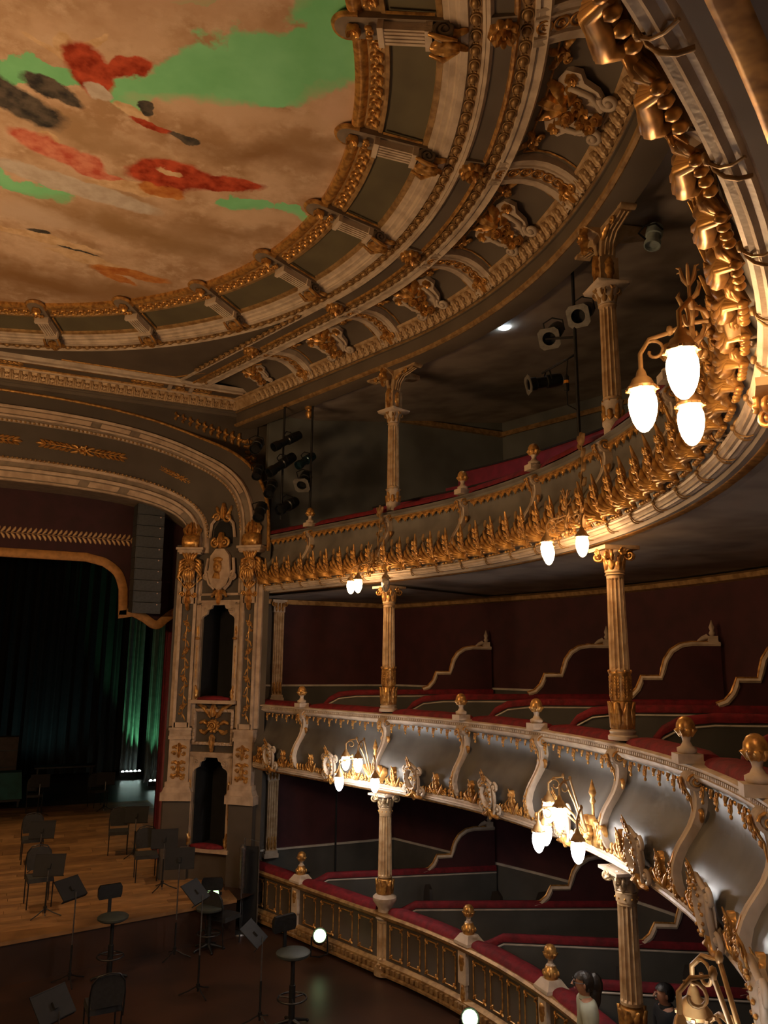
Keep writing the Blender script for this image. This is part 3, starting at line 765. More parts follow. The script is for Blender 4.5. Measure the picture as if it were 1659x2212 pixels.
# ---------------------------------------------------------------- ceiling
ceil = root('ceiling', 'coved theatre ceiling with gilded bands, ribs and consoles round a painted disc', None, (0, CY, 10.9), None, 'structure')
def cpart(name, mb, mt): return put(name, mb.mesh(name, mt), None, ceil)
def csweep(mb, prof, n=140):
    rows = []
    for i in range(n):
        a = 2*PI*i/n; rows.append([Vector((r*math.cos(a), CY+r*math.sin(a), z)) for r, z in prof])
    return mb.grid(rows, cu=True)
YC = 16.36
def fsweep(mb, prof, yend=YC, step=0.25, half=False):
    """outer frame bands: follow the horseshoe, cut at the proscenium side"""
    rows = []; pr = [(r-R0, z) for r, z in prof]
    ss = srange(STOT/2-0.01 if not half else S1, S1, step) if not half else [S1]
    def row(s): 
        out = []
        for d, z in pr:
            p, _, _ = plan(s, d); out.append(Vector((p.x, p.y, z)))
        return out
    rows = [row(s) for s in ss]
    for k in range(1, 5):
        out = []
        for d, z in pr:
            p, _, _ = plan(S1, d); e = S1+(yend-p.y)/_t1.y; q, _, _ = _line(S1+(e-S1)*k/4, d); out.append(Vector((q.x, q.y, z)))
        rows.append(out)
    mb.grid(rows)
    mb.grid([[Vector((-p.x, p.y, p.z)) for p in r] for r in rows])
    return mb
def _line(s, d): return _p1+_t1*(s-S1)+_n1*d, _n1, _t1
# --- inner round frame
mb = MB(); csweep(mb, [(5.70, 11.43), (5.70, 11.37), (5.73, 11.345), (5.78, 11.34), (5.82, 11.36), (5.85, 11.385)]); cpart('picture_frame', mb, GOLD)
mb = MB(); csweep(mb, [(5.84, 11.385), (6.03, 11.355)]); cpart('rosette_bed', mb, GOLDD)
mb = MB(); csweep(mb, [(6.02, 11.36), (6.035, 11.335), (6.075, 11.33), (6.085, 11.36)]); csweep(mb, [(6.565, 11.285), (6.575, 11.25), (6.63, 11.24), (6.64, 11.27)]); cpart('bead_strip', mb, GOLDD)
mb = MB(); csweep(mb, [(6.08, 11.365), (6.57, 11.285)], 140); cpart('ring_panel', mb, OLIVE)
mb = MB(); csweep(mb, [(6.63, 11.26), (6.64, 11.215), (6.69, 11.205), (6.70, 11.18), (6.76, 11.175), (6.775, 11.14), (6.80, 11.135), (6.805, 11.12), (6.875, 11.11), (6.885, 11.13)]); cpart('ring_moulding', mb, CREAM)
mb = MB(); csweep(mb, [(6.88, 11.14), (7.02, 11.12)]); cpart('egg_bed', mb, GOLDD)
mb = MB(); csweep(mb, [(7.01, 11.14), (7.015, 11.085), (7.04, 11.075), (7.06, 11.095)]); cpart('ring_moulding', mb, CREAM)
# --- outer frame bands along the horseshoe
mb = MB(); fsweep(mb, [(7.04, 11.11), (7.05, 11.075), (7.085, 11.065), (7.10, 11.085), (7.12, 11.10)]); fsweep(mb, [(7.49, 11.10), (7.505, 11.055), (7.54, 11.05), (7.55, 11.07), (7.62, 11.06), (7.64, 11.045), (7.67, 11.09)]); cpart('frame_moulding', mb, CREAM)
mb = MB(); fsweep(mb, [(7.11, 11.105), (7.32, 11.09)]); cpart('frieze', mb, TAUPE)
mb = MB(); fsweep(mb, [(7.30, 11.10), (7.315, 11.065), (7.34, 11.06), (7.36, 11.08)]); cpart('gilt_fillet', mb, GOLD)
mb = MB(); fsweep(mb, [(7.355, 11.10), (7.50, 11.085)]); cpart('egg_bed', mb, GOLDD)
mb = MB(); fsweep(mb, [(7.66, 11.08), (7.67, 11.14), (7.80, 11.205), (7.95, 11.235), (8.1, 11.225), (8.25, 11.18), (8.38, 11.10), (8.48, 11.02), (8.56, 10.93), (8.6, 10.86)], 16.9); cpart('cove', mb, TAUPE)
# --- leaf cornice and beam
LEAFP = [(8.44, 11.03), (8.455, 10.995), (8.49, 10.985), (8.60, 10.82), (8.60, 10.79)]
mb = MB(); fsweep(mb, LEAFP, 16.9); 
mb.grid([[Vector((x, 16.9+r-8.62, z)) for r, z in LEAFP] for x in (-6.9, 6.75)])
cpart('cornice_bed', mb, CREAM2)
mb = MB(); BP = [(8.59, 10.80), (8.585, 10.76), (8.61, 10.74), (8.64, 10.74), (8.65, 10.53), (8.63, 10.51), (8.63, 10.46), (8.66, 10.44), (9.02, 10.44), (9.02, 10.7)]
fsweep(mb, BP, 16.95)
mb.grid([[Vector((x, 16.9+r-8.62, z)) for r, z in BP[:4]+[(8.645, 10.67), (8.70, 10.66)]] for x in (-6.9, 6.75)])
cpart('beam', mb, TAUPE)
mb = MB(); fsweep(mb, [(8.60, 10.50), (8.61, 10.455), (8.65, 10.435), (8.70, 10.45)], 16.95); fsweep(mb, [(8.58, 10.775), (8.575, 10.755), (8.60, 10.745)], 16.9); cpart('gilt_edge', mb, GOLDD)
# proscenium side: soffit panels and mouldings between cornice and ring
mb = MB(); mb.grid([[Vector((x, y, z)) for y, z in ((16.76, 11.0), (16.74, 11.04), (16.42, 11.07), (16.40, 11.05))] for x in (-6.5, 6.5)]); cpart('soffit_panel', mb, TAUPE)
mb = MB()
mb.grid([[Vector((x, y, z)) for y, z in ((16.42, 11.09), (16.41, 11.03), (16.37, 11.02), (16.36, 11.05), (16.28, 11.06), (16.26, 11.04), (16.22, 11.04), (16.20, 11.12))] for x in (-6.5, 6.5)])
mb.grid([[Vector((x, y, z)) for y, z in ((16.80, 11.02), (16.79, 10.985), (16.74, 10.985), (16.73, 11.05))] for x in (-6.5, 6.5)])
for x in (5.28, 4.82, -4.82): mb.box(0.08, 0.40, 0.05, (x, 16.58, 11.03))
cpart('frame_moulding', mb, CREAM)
mb = MB(); mb.grid([[Vector((x, y, z)) for y, z in ((16.395, 11.03), (16.39, 11.01), (16.37, 11.01))] for x in (-6.5, 6.5)]); mb.grid([[Vector((x, y, z)) for y, z in ((16.73, 11.02), (16.71, 11.015), (16.69, 11.04))] for x in (-6.5, 6.5)]); cpart('gilt_fillet', mb, GOLD)
mb = MB(); rows = []
for i in range(41):
    a = R_(14+152*i/40); c_, s_ = math.cos(a), math.sin(a); q = 99
    if s_ > 0.05: q = (16.3-CY)/s_
    for sg in (1, -1):
        # distance to the straight frame band
        nn = Vector((_n1.x*sg, _n1.y, 0)); base = Vector((_p1.x*sg, _p1.y, 0))+nn*(7.06-R0)
        den = nn.x*c_+nn.y*s_
        if den > 0.05: q = min(q, (nn.x*base.x+nn.y*(base.y-CY))/den)
    q = max(q, 7.05)
    rows.append([Vector((7.03*c_, CY+7.03*s_, 11.12)), Vector((q*c_, CY+q*s_, 11.12))])
mb.grid(rows)
mb.add([(-8.8, 0, 11.5), (8.8, 0, 11.5), (8.8, 17.5, 11.5), (-8.8, 17.5, 11.5)], [(0, 1, 2, 3)])
cpart('spandrel', mb, TAUPE)
# spandrel framing line
mb = MB()
e0, _, _ = _line(6.3, 6.96-R0); e1, _, _ = _line(7.45, 6.96-R0)
mb.tube([(2.6, 16.12, 11.11), (e1.x-0.25, 16.12, 11.11), (6.35, 14.6, 11.11)], 0.018, 5)
cpart('gilt_fillet', mb, GOLD)
# --- eggs, rosettes, leaves
def CM(s, r, z, tilt=0.0):
    p, n, t = plan(s, r-R0)
    return Matrix(((t.x, 0, -n.x, p.x), (t.y, 0, -n.y, p.y), (0, -1, 0, z), (0, 0, 0, 1))) @ RX(tilt)
def CP(phi, r, z, tilt=0.0):
    n = Vector((math.cos(phi), math.sin(phi), 0)); t = Vector((-math.sin(phi), math.cos(phi), 0)); p = Vector((0, CY, 0))+n*r
    return Matrix(((t.x, 0, -n.x, p.x), (t.y, 0, -n.y, p.y), (0, -1, 0, z), (0, 0, 0, 1))) @ RX(tilt)
def egg(mb):
    mb.ell(0.056, 0.042, 0.041, (0, 0.014, 0), 10, 6)
    mb.tube([(0.066*math.cos(a), 0.008, 0.052*math.sin(a)) for a in [2*PI*i/14 for i in range(15)]], 0.010, 5, cap=False)
    for z in (-0.02, 0.02): mb.ell(0.012, 0.014, 0.012, (0.088, 0.012, z), 5, 4)
ME_EGG = m_of(egg, 'egg', GOLDC2 if 'GOLDC2' in globals() else GOLDD)
def flower(mb):
    rosette(mb, 0.082, 0.055, 6)
ME_FLW = m_of(flower, 'rosette', GOLD)
def cleaf(mb):
    frond(mb, [(0, -0.11), (0, -0.02), (0, 0.10)], 0.07, 0.04, 3, 3, 9, curl=0.02)
    mb.ell(0.024, 0.024, 0.03, (0.085, 0.03, 0.02), 6, 4); mb.ell(0.016, 0.02, 0.016, (0.085, 0.03, -0.06), 5, 4)
ME_CLEAF = m_of(cleaf, 'cornice_leaf', CREAM2)
a = R_(-44)
while a < R_(101):
    put('egg', ME_EGG, CP(a, 6.95, 11.125, 0.1), ceil); a += 0.19/6.95
def clip_s(d, yend):
    p, _, _ = plan(S1, d); return S1+(yend-p.y)/_t1.y
s = -6.9
while s < clip_s(7.43-R0, YC): put('egg', ME_EGG, CM(s, 7.43, 11.088) if s <= S1 else CM(s, 7.43, 11.088), ceil); s += 0.19*R0/7.43 if s < S1 else 0.19
s = S1+0.9
while s < clip_s(6.98-R0, YC): put('egg', ME_EGG, CM(s, 6.98, 11.075), ceil); s += 0.19
NCON = 22
PH = [R_(3.0+16.3636*k) for k in range(-3, 7)]
for k in range(len(PH)-1):
    a0, a1 = PH[k]+0.030, PH[k+1]-0.030; n = 8
    for i in range(n): put('rosette', ME_FLW, CP(a0+(a1-a0)*(i+0.5)/n, 5.94, 11.37, 0.15), ceil)
s = -8.0
while s < clip_s(8.5-R0, 16.75): put('cornice_leaf', ME_CLEAF, CM(s, 8.53, 10.895, 0.98), ceil); s += 0.172
def PM(x, y, z, tilt=0.0):   # proscenium side: X right-to-left, Y down, Z into the hall
    return Matrix(((-1, 0, 0, x), (0, 0, -1, y), (0, -1, 0, z), (0, 0, 0, 1))) @ RX(tilt)
x = 6.5
while x > 0.6: put('cornice_leaf', ME_CLEAF, PM(x, 16.82, 10.895, 0.98), ceil); x -= 0.172
# panel frames in the ring
def ring_sep(mb):
    mb.box(0.05, 0.03, 0.50, (0, 0.02, 0))
for k in range(len(PH)):
    pass
# --- consoles
def console():
    a = MB(); hw = 0.135
    poly = [(-hw, -0.62), (hw, -0.62), (hw, 0.42)]+[(hw*math.cos(t), 0.42+hw*math.sin(t)) for t in [PI*i/10 for i in range(1, 10)]]+[(-hw, 0.42)]
    a.prism(poly[::-1], -0.06, 0.05)
    b = MB(); rim = [(hw*1.05, 0.02, 0.30), (hw*1.05, 0.02, 0.42)]+[(hw*1.05*math.cos(t), 0.02, 0.42+hw*1.05*math.sin(t)) for t in [PI*i/12 for i in range(1, 12)]]+[(-hw*1.05, 0.02, 0.42), (-hw*1.05, 0.02, 0.30)]
    b.tube(rim, 0.034, 6)
    c = MB(); c.box(0.20, 0.09, 0.46, (0, 0.095, -0.17)); c.box(0.25, 0.11, 0.06, (0, 0.10, 0.07)); c.box(0.25, 0.13, 0.07, (0, 0.105, -0.41))
    for i in range(4): c.box(0.026, 0.02, 0.40, (-0.066+0.044*i, 0.145, -0.17))
    for i in range(3): c.tube([(-0.066+0.044*i+0.022, 0.142, -0.36), (-0.066+0.044*i+0.022, 0.142, 0.02)], 0.008, 4)
    d = MB()
    for sx in (-1, 1):
        scroll(d, 0, 0, 0.115, 0, 0.028, 1.8, 0, M=T(sx*0.10, 0.12, -0.56) @ RZ(-sx*PI/2), n=24, k=6)
    d.lathe([(0.10, -0.10), (0.10, 0.10)], 14, M=T(0, 0.12, -0.56) @ RY(PI/2))
    e = MB()
    frond(e, [(0, -0.44), (0, -0.58), (0, -0.74)], 0.11, 0.05, 3, 3, 10, y0=0.20, M=RX(0.05))
    frond(e, [(0.02, -0.60), (0.08, -0.70), (0.12, -0.80)], 0.05, 0.04, 2, 2, 8, y0=0.13)
    frond(e, [(-0.02, -0.60), (-0.08, -0.70), (-0.12, -0.80)], 0.05, 0.04, 2, 2, 8, y0=0.13)
    for sx in (-1, 1): e.tube([(sx*0.13, 0.20, -0.42), (sx*0.14, 0.25, -0.56), (sx*0.08, 0.21, -0.70)], [0.02, 0.03, 0.012], 6)
    rosette(e, 0.085, 0.08, 5, M=T(0, 0.07, 0.36))
    for sx in (-1, 1): e.ell(0.03, 0.03, 0.04, (sx*0.06, 0.10, 0.20), 6, 4)
    scroll(e, 0.0, 0.18, 0.05, 0.09, 0.018, 1.2)
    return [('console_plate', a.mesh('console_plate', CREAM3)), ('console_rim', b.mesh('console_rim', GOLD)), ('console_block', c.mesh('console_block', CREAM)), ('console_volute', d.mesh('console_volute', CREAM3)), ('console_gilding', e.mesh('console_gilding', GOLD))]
CREAM3 = mat('shaded_umber_plaster', (0.24, 0.185, 0.135), 0.55, col2=(0.17, 0.13, 0.095), scale=6)  # darker ivory: shade of grooves, reveals and console plates put into the colour
CON = console()
for ph in PH:
    M = CP(ph, 6.10, 11.325, 0.135)
    c = put('console', CON[0][1], M, ceil)
    for nm, me in CON[1:]: put(nm, me, M, c)
    # beaded edge beside the console
    mb = MB()
    for sx in (-1, 1): mb.tube([(sx*0.17, 0.015, -0.46), (sx*0.17, 0.015, 0.02)], 0.016, 5)
    put('bead_strip', mb.mesh('bead_strip', GOLD), M, c)
# --- ribs over the cove
RIBP = [(7.50, 11.045), (7.65, 11.075), (7.80, 11.115), (7.95, 11.135), (8.10, 11.125), (8.23, 11.085), (8.34, 11.03), (8.43, 10.965), (8.50, 10.90), (8.56, 10.81)]
RIBS = [5.6, 3.05, 0.5, -2.1, -4.7, -7.3, -9.9]
def at_rib(u):
    x = u*(len(RIBP)-1); k = min(int(x), len(RIBP)-2); f = x-k
    a, b = RIBP[k], RIBP[k+1]; r = a[0]+(b[0]-a[0])*f; z = a[1]+(b[1]-a[1])*f
    return r, z, math.atan2(b[1]-a[1], b[0]-a[0])
def gmesh(mb):
    mb.tube([(0.075*math.cos(t), 0.012, 0.075*math.sin(t)) for t in [2*PI*i/14 for i in range(15)]], 0.013, 5, cap=False)
    rosette(mb, 0.042, 0.03, 5)
ME_GUI = m_of(gmesh, 'guilloche', GOLD)
def ribfoot(mb):
    frond(mb, [(0, 0.14), (0, 0.0), (0, -0.16)], 0.09, 0.06, 3, 3, 12)
    for sx in (-1, 1): scroll(mb, sx*0.11, 0.0, 0.06, 0.02, 0.022, 1.4, 0, flip=sx)
    rosette(mb, 0.05, 0.05, 5, M=T(0, 0.05, 0.06))
ME_RF = m_of(ribfoot, 'rib_foot', GOLD)
for s in RIBS:
    base = CM(s, 7.5, 11.06)
    mb = MB(); rows = []
    for r, z in RIBP:
        row = []
        p0, n, t = plan(s, r-R0)
        for x, dz in ((-0.25, 0.10), (-0.25, 0.0), (-0.225, -0.012), (-0.20, 0.0), (-0.155, 0.0), (-0.145, -0.02), (-0.115, -0.02), (-0.105, 0.015), (0.105, 0.015), (0.115, -0.02), (0.145, -0.02), (0.155, 0.0), (0.20, 0.0), (0.225, -0.012), (0.25, 0.0), (0.25, 0.10)):
            k = r/8.3 if s <= S1 else 1.0
            row.append(Vector((p0.x+t.x*x*k, p0.y+t.y*x*k, z+dz)))
        rows.append(row)
    mb.grid(rows); rb = cpart('rib', mb, CREAM)
    for i in range(8):
        r, z, sl = at_rib(0.07+0.83*i/7)
        put('guilloche', ME_GUI, CM(s, r, z+0.012, -sl*0 - sl), rb)
    put('rib_foot', ME_RF, CM(s, 8.47, 10.93, 0.85), rb)
    # rosette on a block at the rib head, recess shade put into its colour
    mb = MB(); mb.box(0.34, 0.05, 0.24, (0, 0.0, 0)); cf = put('coffer_shade', mb.mesh('coffer_shade', BLACKISH if 'BLACKISH' in globals() else CREAM3), CM(s, 7.21, 11.085), rb)
    mb = MB(); rosette(mb, 0.16, 0.10, 9); rosette(mb, 0.085, 0.16, 6); put('coffer_rosette', mb.mesh('coffer_rosette', GOLD), CM(s, 7.21, 11.06), rb)
# --- cartouches on the cove between the ribs
def cartouche():
    a = MB()
    poly = [(-0.10, 0.16), (-0.22, 0.20), (-0.32, 0.16), (-0.34, 0.05), (-0.27, 0.0), (-0.24, -0.12), (-0.14, -0.22), (0.14, -0.22), (0.24, -0.12), (0.27, 0.0), (0.34, 0.05), (0.32, 0.16), (0.22, 0.20), (0.10, 0.16), (0.0, 0.10)]
    a.prism(poly, 0.0, 0.05)
    for sx in (-1, 1):
        a.tube([(sx*0.10, 0.05, 0.12), (sx*0.20, 0.07, 0.08), (sx*0.20, 0.07, -0.08), (sx*0.10, 0.06, -0.20)], 0.022, 6)
        scroll(a, sx*0.20, -0.22, 0.08, 0.05, 0.028, 1.4, PI/2, flip=sx)
    b = MB()
    for sx in (-1, 1): rosette(b, 0.055, 0.04, 6, M=T(sx*0.265, 0.05, 0.10))
    frond(b, [(0, 0.05), (0, 0.18), (0, 0.32)], 0.09, 0.06, 3, 3, 12, y0=0.05, curl=0.05)
    for sx in (-1, 1):
        frond(b, [(sx*0.03, 0.08), (sx*0.12, 0.16), (sx*0.20, 0.26)], 0.06, 0.05, 3, 2, 10, y0=0.06, curl=0.03)
        frond(b, [(sx*0.04, 0.04), (sx*0.14, 0.06), (sx*0.18, 0.12)], 0.04, 0.04, 2, 2, 8, y0=0.06)
    rnd = random.Random(3)
    for i in range(13):
        x, z = rnd.uniform(-0.11, 0.11), rnd.uniform(-0.20, 0.03)
        rosette(b, rnd.uniform(0.035, 0.055), 0.05, 5, M=T(x, 0.07+rnd.uniform(0, 0.05), z) @ RZ(rnd.uniform(-0.5, 0.5)) @ RX(rnd.uniform(-0.5, 0.5)))
    return a.mesh('cartouche', CREAM), b.mesh('cartouche_gilding', GOLD)
ME_CA, ME_CAG = cartouche()
def corner_orn(mb):
    rosette(mb, 0.06, 0.05, 5)
    for k in range(3):
        frond(mb, [(0.03, 0), (0.10, 0.02), (0.15, 0.0)], 0.035, 0.03, 2, 2, 8, M=RY(-k*PI*0.5+0.6))
    scroll(mb, -0.06, -0.06, 0.045, 0.02, 0.015, 1.2)
ME_CO = m_of(corner_orn, 'corner_ornament', GOLD)
ro = sorted(RIBS)
def cove_at(r):
    tab = [(7.67, 11.14), (7.80, 11.205), (7.95, 11.235), (8.1, 11.225), (8.25, 11.18), (8.38, 11.10), (8.48, 11.02), (8.56, 10.93)]
    for a, b in zip(tab, tab[1:]):
        if a[0] <= r <= b[0]:
            return a[1]+(b[1]-a[1])*(r-a[0])/(b[0]-a[0]), math.atan2(b[1]-a[1], b[0]-a[0])
    return tab[-1][1], -0.9
for a, b in list(zip(ro, ro[1:]))+[(5.6, 7.6)]:
    m = (a+b)/2
    if b > 7: m = 6.75
    z, sl = cove_at(8.2)
    M = CM(m, 8.14, 11.16, 0.42) @ S(1.42 if b < 7 else 1.0)
    c = put('cartouche', ME_CA, M, ceil); put('cartouche_gilding', ME_CAG, M, c)
    if b > 7: continue
    for sx in (-1, 1):
        put('corner_ornament', ME_CO, CM(m+sx*(b-a)*0.29, 7.83, 11.20, -0.3) @ S(sx*1.35, 1.35, 1.35), ceil)
    # thin gilt line framing the cove panel
    mb = MB(); pts = []
    h = (b-a)/2-0.34
    for (ds, r) in [(-h, 8.44), (-h, 8.3), (-h, 8.1), (-h, 7.95), (-h, 7.78), (-h*0.5, 7.78), (0, 7.78), (h*0.5, 7.78), (h, 7.78), (h, 7.95), (h, 8.1), (h, 8.3), (h, 8.44)]:
        p, _, _ = plan(m+ds, r-R0); z, _ = cove_at(r); pts.append((p.x, p.y, z-0.012))
    mb.tube(pts, 0.014, 5); cpart('gilt_line', mb, GOLD)
# small ornaments on the proscenium soffit panels
for x in (5.05,): 
    mb = MB(); rosette(mb, 0.11, 0.06, 8); put('soffit_rosette', mb.mesh('soffit_rosette', GOLD), PM(x, 16.58, 11.05), ceil)
def spray(mb, L=0.45, n=5):
    mb.tube([(0, 0.01, 0), (L*0.5, 0.02, 0.02), (L, 0.01, 0)], 0.008, 5)
    for i in range(n):
        x = L*(i+0.6)/n
        for sz in (-1, 1): frond(mb, [(x-0.05, 0), (x, sz*0.035), (x+0.05, sz*0.06)], 0.022, 0.02, 1, 2, 6)
    frond(mb, [(L*0.9, 0), (L, 0), (L*1.12, 0)], 0.03, 0.02, 1, 2, 6)
ME_SPR = m_of(spray, 'leaf_spray', GOLD)
for x, k in ((4.7, 1), (4.0, -1), (1.9, 1), (5.75, 1)): put('leaf_spray', ME_SPR, PM(x, 16.58, 11.05) @ S(k, 1, 1), ceil)

# ---------------------------------------------------------------- the painted disc
def painting_material():
    m = bpy.data.materials.new('ceiling_painting'); m.use_nodes = True; nt = m.node_tree; N = nt.nodes; Lk = nt.links
    b = N['Principled BSDF']; b.inputs['Roughness'].default_value = 0.75; b.inputs['Specular IOR Level'].default_value = 0.15
    tc = N.new('ShaderNodeTexCoord')
    def noise(scale, det=6, rough=0.55):
        n = N.new('ShaderNodeTexNoise'); n.inputs['Scale'].default_value = scale; n.inputs['Detail'].default_value = det; n.inputs['Roughness'].default_value = rough
        Lk.new(tc.outputs['Object'], n.inputs['Vector']); return n
    def warp(amount, scale):
        n = noise(scale); s = N.new('ShaderNodeVectorMath'); s.operation = 'SUBTRACT'; s.inputs[1].default_value = (0.5, 0.5, 0.5); Lk.new(n.outputs['Color'], s.inputs[0])
        k = N.new('ShaderNodeVectorMath'); k.operation = 'SCALE'; k.inputs['Scale'].default_value = amount; Lk.new(s.outputs[0], k.inputs[0])
        a = N.new('ShaderNodeVectorMath'); a.operation = 'ADD'; Lk.new(tc.outputs['Object'], a.inputs[0]); Lk.new(k.outputs[0], a.inputs[1]); return a.outputs[0]
    wc = warp(1.1, 1.3); wf = warp(0.34, 2.6); 
    def blob(src, cx, cy, rx, ry, rot, soft):
        mp = N.new('ShaderNodeMapping'); mp.vector_type = 'TEXTURE'; mp.inputs['Location'].default_value = (cx, cy, 11.42); mp.inputs['Rotation'].default_value = (0, 0, R_(rot)); mp.inputs['Scale'].default_value = (rx, ry, 40)
        Lk.new(src, mp.inputs['Vector']); ln = N.new('ShaderNodeVectorMath'); ln.operation = 'LENGTH'; Lk.new(mp.outputs[0], ln.inputs[0])
        r = N.new('ShaderNodeMapRange'); r.inputs['From Min'].default_value = 1.0+soft; r.inputs['From Max'].default_value = 1.0-soft; Lk.new(ln.outputs['Value'], r.inputs['Value']); return r.outputs[0]
    def mix(f, a, bcol):
        x = N.new('ShaderNodeMix'); x.data_type = 'RGBA'; Lk.new(f, x.inputs['Factor'])
        if isinstance(a, tuple): x.inputs['A'].default_value = (*a, 1)
        else: Lk.new(a, x.inputs['A'])
        if isinstance(bcol, tuple): x.inputs['B'].default_value = (*bcol, 1)
        else: Lk.new(bcol, x.inputs['B'])
        return x.outputs['Result']
    def mr(v, a, bb):
        r = N.new('ShaderNodeMapRange'); r.inputs['From Min'].default_value = a; r.inputs['From Max'].default_value = bb; Lk.new(v, r.inputs['Value']); return r.outputs[0]
    cl = mix(mr(noise(1.6, 8).outputs['Fac'], 0.38, 0.62), (0.42, 0.265, 0.155), (0.64, 0.46, 0.33))
    n2 = noise(4.5, 6, 0.6).outputs['Fac']; cl = mix(mr(n2, 0.5, 0.75), cl, (0.70, 0.53, 0.40)); 
    gr = mix(mr(noise(1.1, 4).outputs['Fac'], 0.35, 0.65), (0.20, 0.60, 0.28), (0.27, 0.72, 0.38))
    col = cl
    mask = None
    for a in ((4.25, 7.25, 1.45, 0.50, -38), (5.25, 6.5, 0.62, 0.55, 0), (3.2, 8.1, 0.5, 0.22, -30), (4.85, 5.9, 0.7, 0.30, -40), (4.80, 9.72, 0.34, 0.17, -10), (5.40, 9.66, 0.28, 0.16, 10), (1.95, 10.55, 0.55, 0.20, 15), (2.15, 8.22, 0.5, 0.20, -20), (3.62, 6.62, 0.26, 0.10, -30), (2.3, 6.9, 0.3, 0.14, 0), (-1.5, 8.5, 1.8, 0.8, 20), (-3.2, 11.5, 1.2, 0.6, -20), (0.2, 5.2, 1.4, 0.5, 10)):
        k = blob(wc, *a, 0.06)
        if mask is None: mask = k
        else:
            x = N.new('ShaderNodeMath'); x.operation = 'MAXIMUM'; Lk.new(mask, x.inputs[0]); Lk.new(k, x.inputs[1]); mask = x.outputs[0]
    col = mix(mask, col, gr)
    # loose strokes of coloured cloth drifting in the clouds
    fold = mr(noise(5.5, 3).outputs['Fac'], 0.35, 0.65)
    red = mix(fold, (0.26, 0.030, 0.012), (0.58, 0.10, 0.045)); pink = mix(fold, (0.52, 0.10, 0.06), (0.72, 0.28, 0.19)); dark = mix(fold, (0.03, 0.03, 0.032), (0.13, 0.11, 0.09)); orange = mix(fold, (0.42, 0.13, 0.03), (0.62, 0.27, 0.08)); flesh = mix(fold, (0.56, 0.36, 0.20), (0.74, 0.55, 0.36)); gauze = mix(fold, (0.50, 0.42, 0.36), (0.62, 0.56, 0.50))
    for (cx, cy, rx, ry, rot, sh) in ((4.6, 8.62, 0.95, 0.22, -12, (0.30, 0.17, 0.085)), (5.2, 8.15, 0.5, 0.16, -30, (0.36, 0.22, 0.12)), (3.5, 11.1, 1.3, 0.28, 5, (0.33, 0.20, 0.10)), (4.6, 10.6, 0.7, 0.20, -15, (0.36, 0.22, 0.12)), (2.2, 13.4, 1.8, 0.45, 0, (0.30, 0.165, 0.075)), (3.9, 13.1, 0.9, 0.3, -25, (0.34, 0.20, 0.10)), (2.6, 9.1, 0.7, 0.16, 10, (0.40, 0.26, 0.15)), (5.25, 7.35, 0.30, 0.22, 20, (0.66, 0.46, 0.34)), (4.9, 10.05, 0.7, 0.16, -10, (0.66, 0.48, 0.34)), (4.3, 7.95, 0.9, 0.14, -20, (0.64, 0.46, 0.33)), (1.9, 11.3, 0.8, 0.2, 0, (0.60, 0.46, 0.36)), (3.4, 6.7, 0.9, 0.25, -35, (0.56, 0.38, 0.27))):
        col = mix(blob(wc, cx, cy, rx, ry, rot, 0.75), col, sh)
    for (c, cx, cy, rx, ry, rot) in ((gauze, 2.6, 10.30, 1.1, 0.20, 8), (dark, 1.9, 8.85, 0.55, 0.27, 30), (dark, 2.25, 8.48, 0.36, 0.14, 20), (flesh, 2.36, 7.74, 0.16, 0.11, 70), (flesh, 2.15, 7.80, 0.26, 0.045, 25), (flesh, 2.62, 7.55, 0.20, 0.05, -60), (red, 2.64, 8.02, 0.40, 0.24, 62), (red, 2.98, 7.78, 0.30, 0.14, -35), (gauze, 2.75, 8.30, 0.18, 0.12, 30), (flesh, 3.10, 8.48, 0.18, 0.09, 20), (red, 3.32, 8.62, 0.26, 0.07, 10), (dark, 3.22, 8.34, 0.08, 0.12, 0), (dark, 3.70, 8.68, 0.18, 0.08, 0), (flesh, 2.20, 9.38, 0.16, 0.10, 0), (pink, 2.36, 9.62, 0.62, 0.22, 22), (pink, 2.88, 9.88, 0.42, 0.12, 10), (flesh, 3.30, 10.0, 0.60, 0.13, -6), (red, 3.72, 9.50, 0.56, 0.33, -14), (red, 4.35, 9.40, 0.60, 0.15, -20), (flesh, 3.70, 9.46, 0.20, 0.07, 10), (orange, 3.66, 9.90, 0.28, 0.14, 0), (flesh, 2.25, 11.9, 0.85, 0.12, 6), (dark, 2.15, 11.72, 0.18, 0.06, 10), (flesh, 2.9, 12.28, 0.66, 0.15, 10), (dark, 2.72, 12.08, 0.32, 0.035, 8), (orange, 3.55, 12.48, 0.62, 0.15, 2), (orange, 3.35, 12.72, 0.32, 0.10, 25)):
        col = mix(blob(wf, cx, cy, rx, ry, rot, 0.10), col, c)
    Lk.new(col, b.inputs['Base Color'])
    return m
mb = MB(); n = 96
mb.add([(0, CY, 11.425)]+[(5.86*math.cos(2*PI*i/n), CY+5.86*math.sin(2*PI*i/n), 11.425) for i in range(n)], [(0, 1+(i+1) % n, 1+i) for i in range(n)])
tag(put('ceiling_painting', mb.mesh('ceiling_painting', painting_material())), 'round ceiling painting of ochre clouds, green sky and drifting red cloth', 'painting')
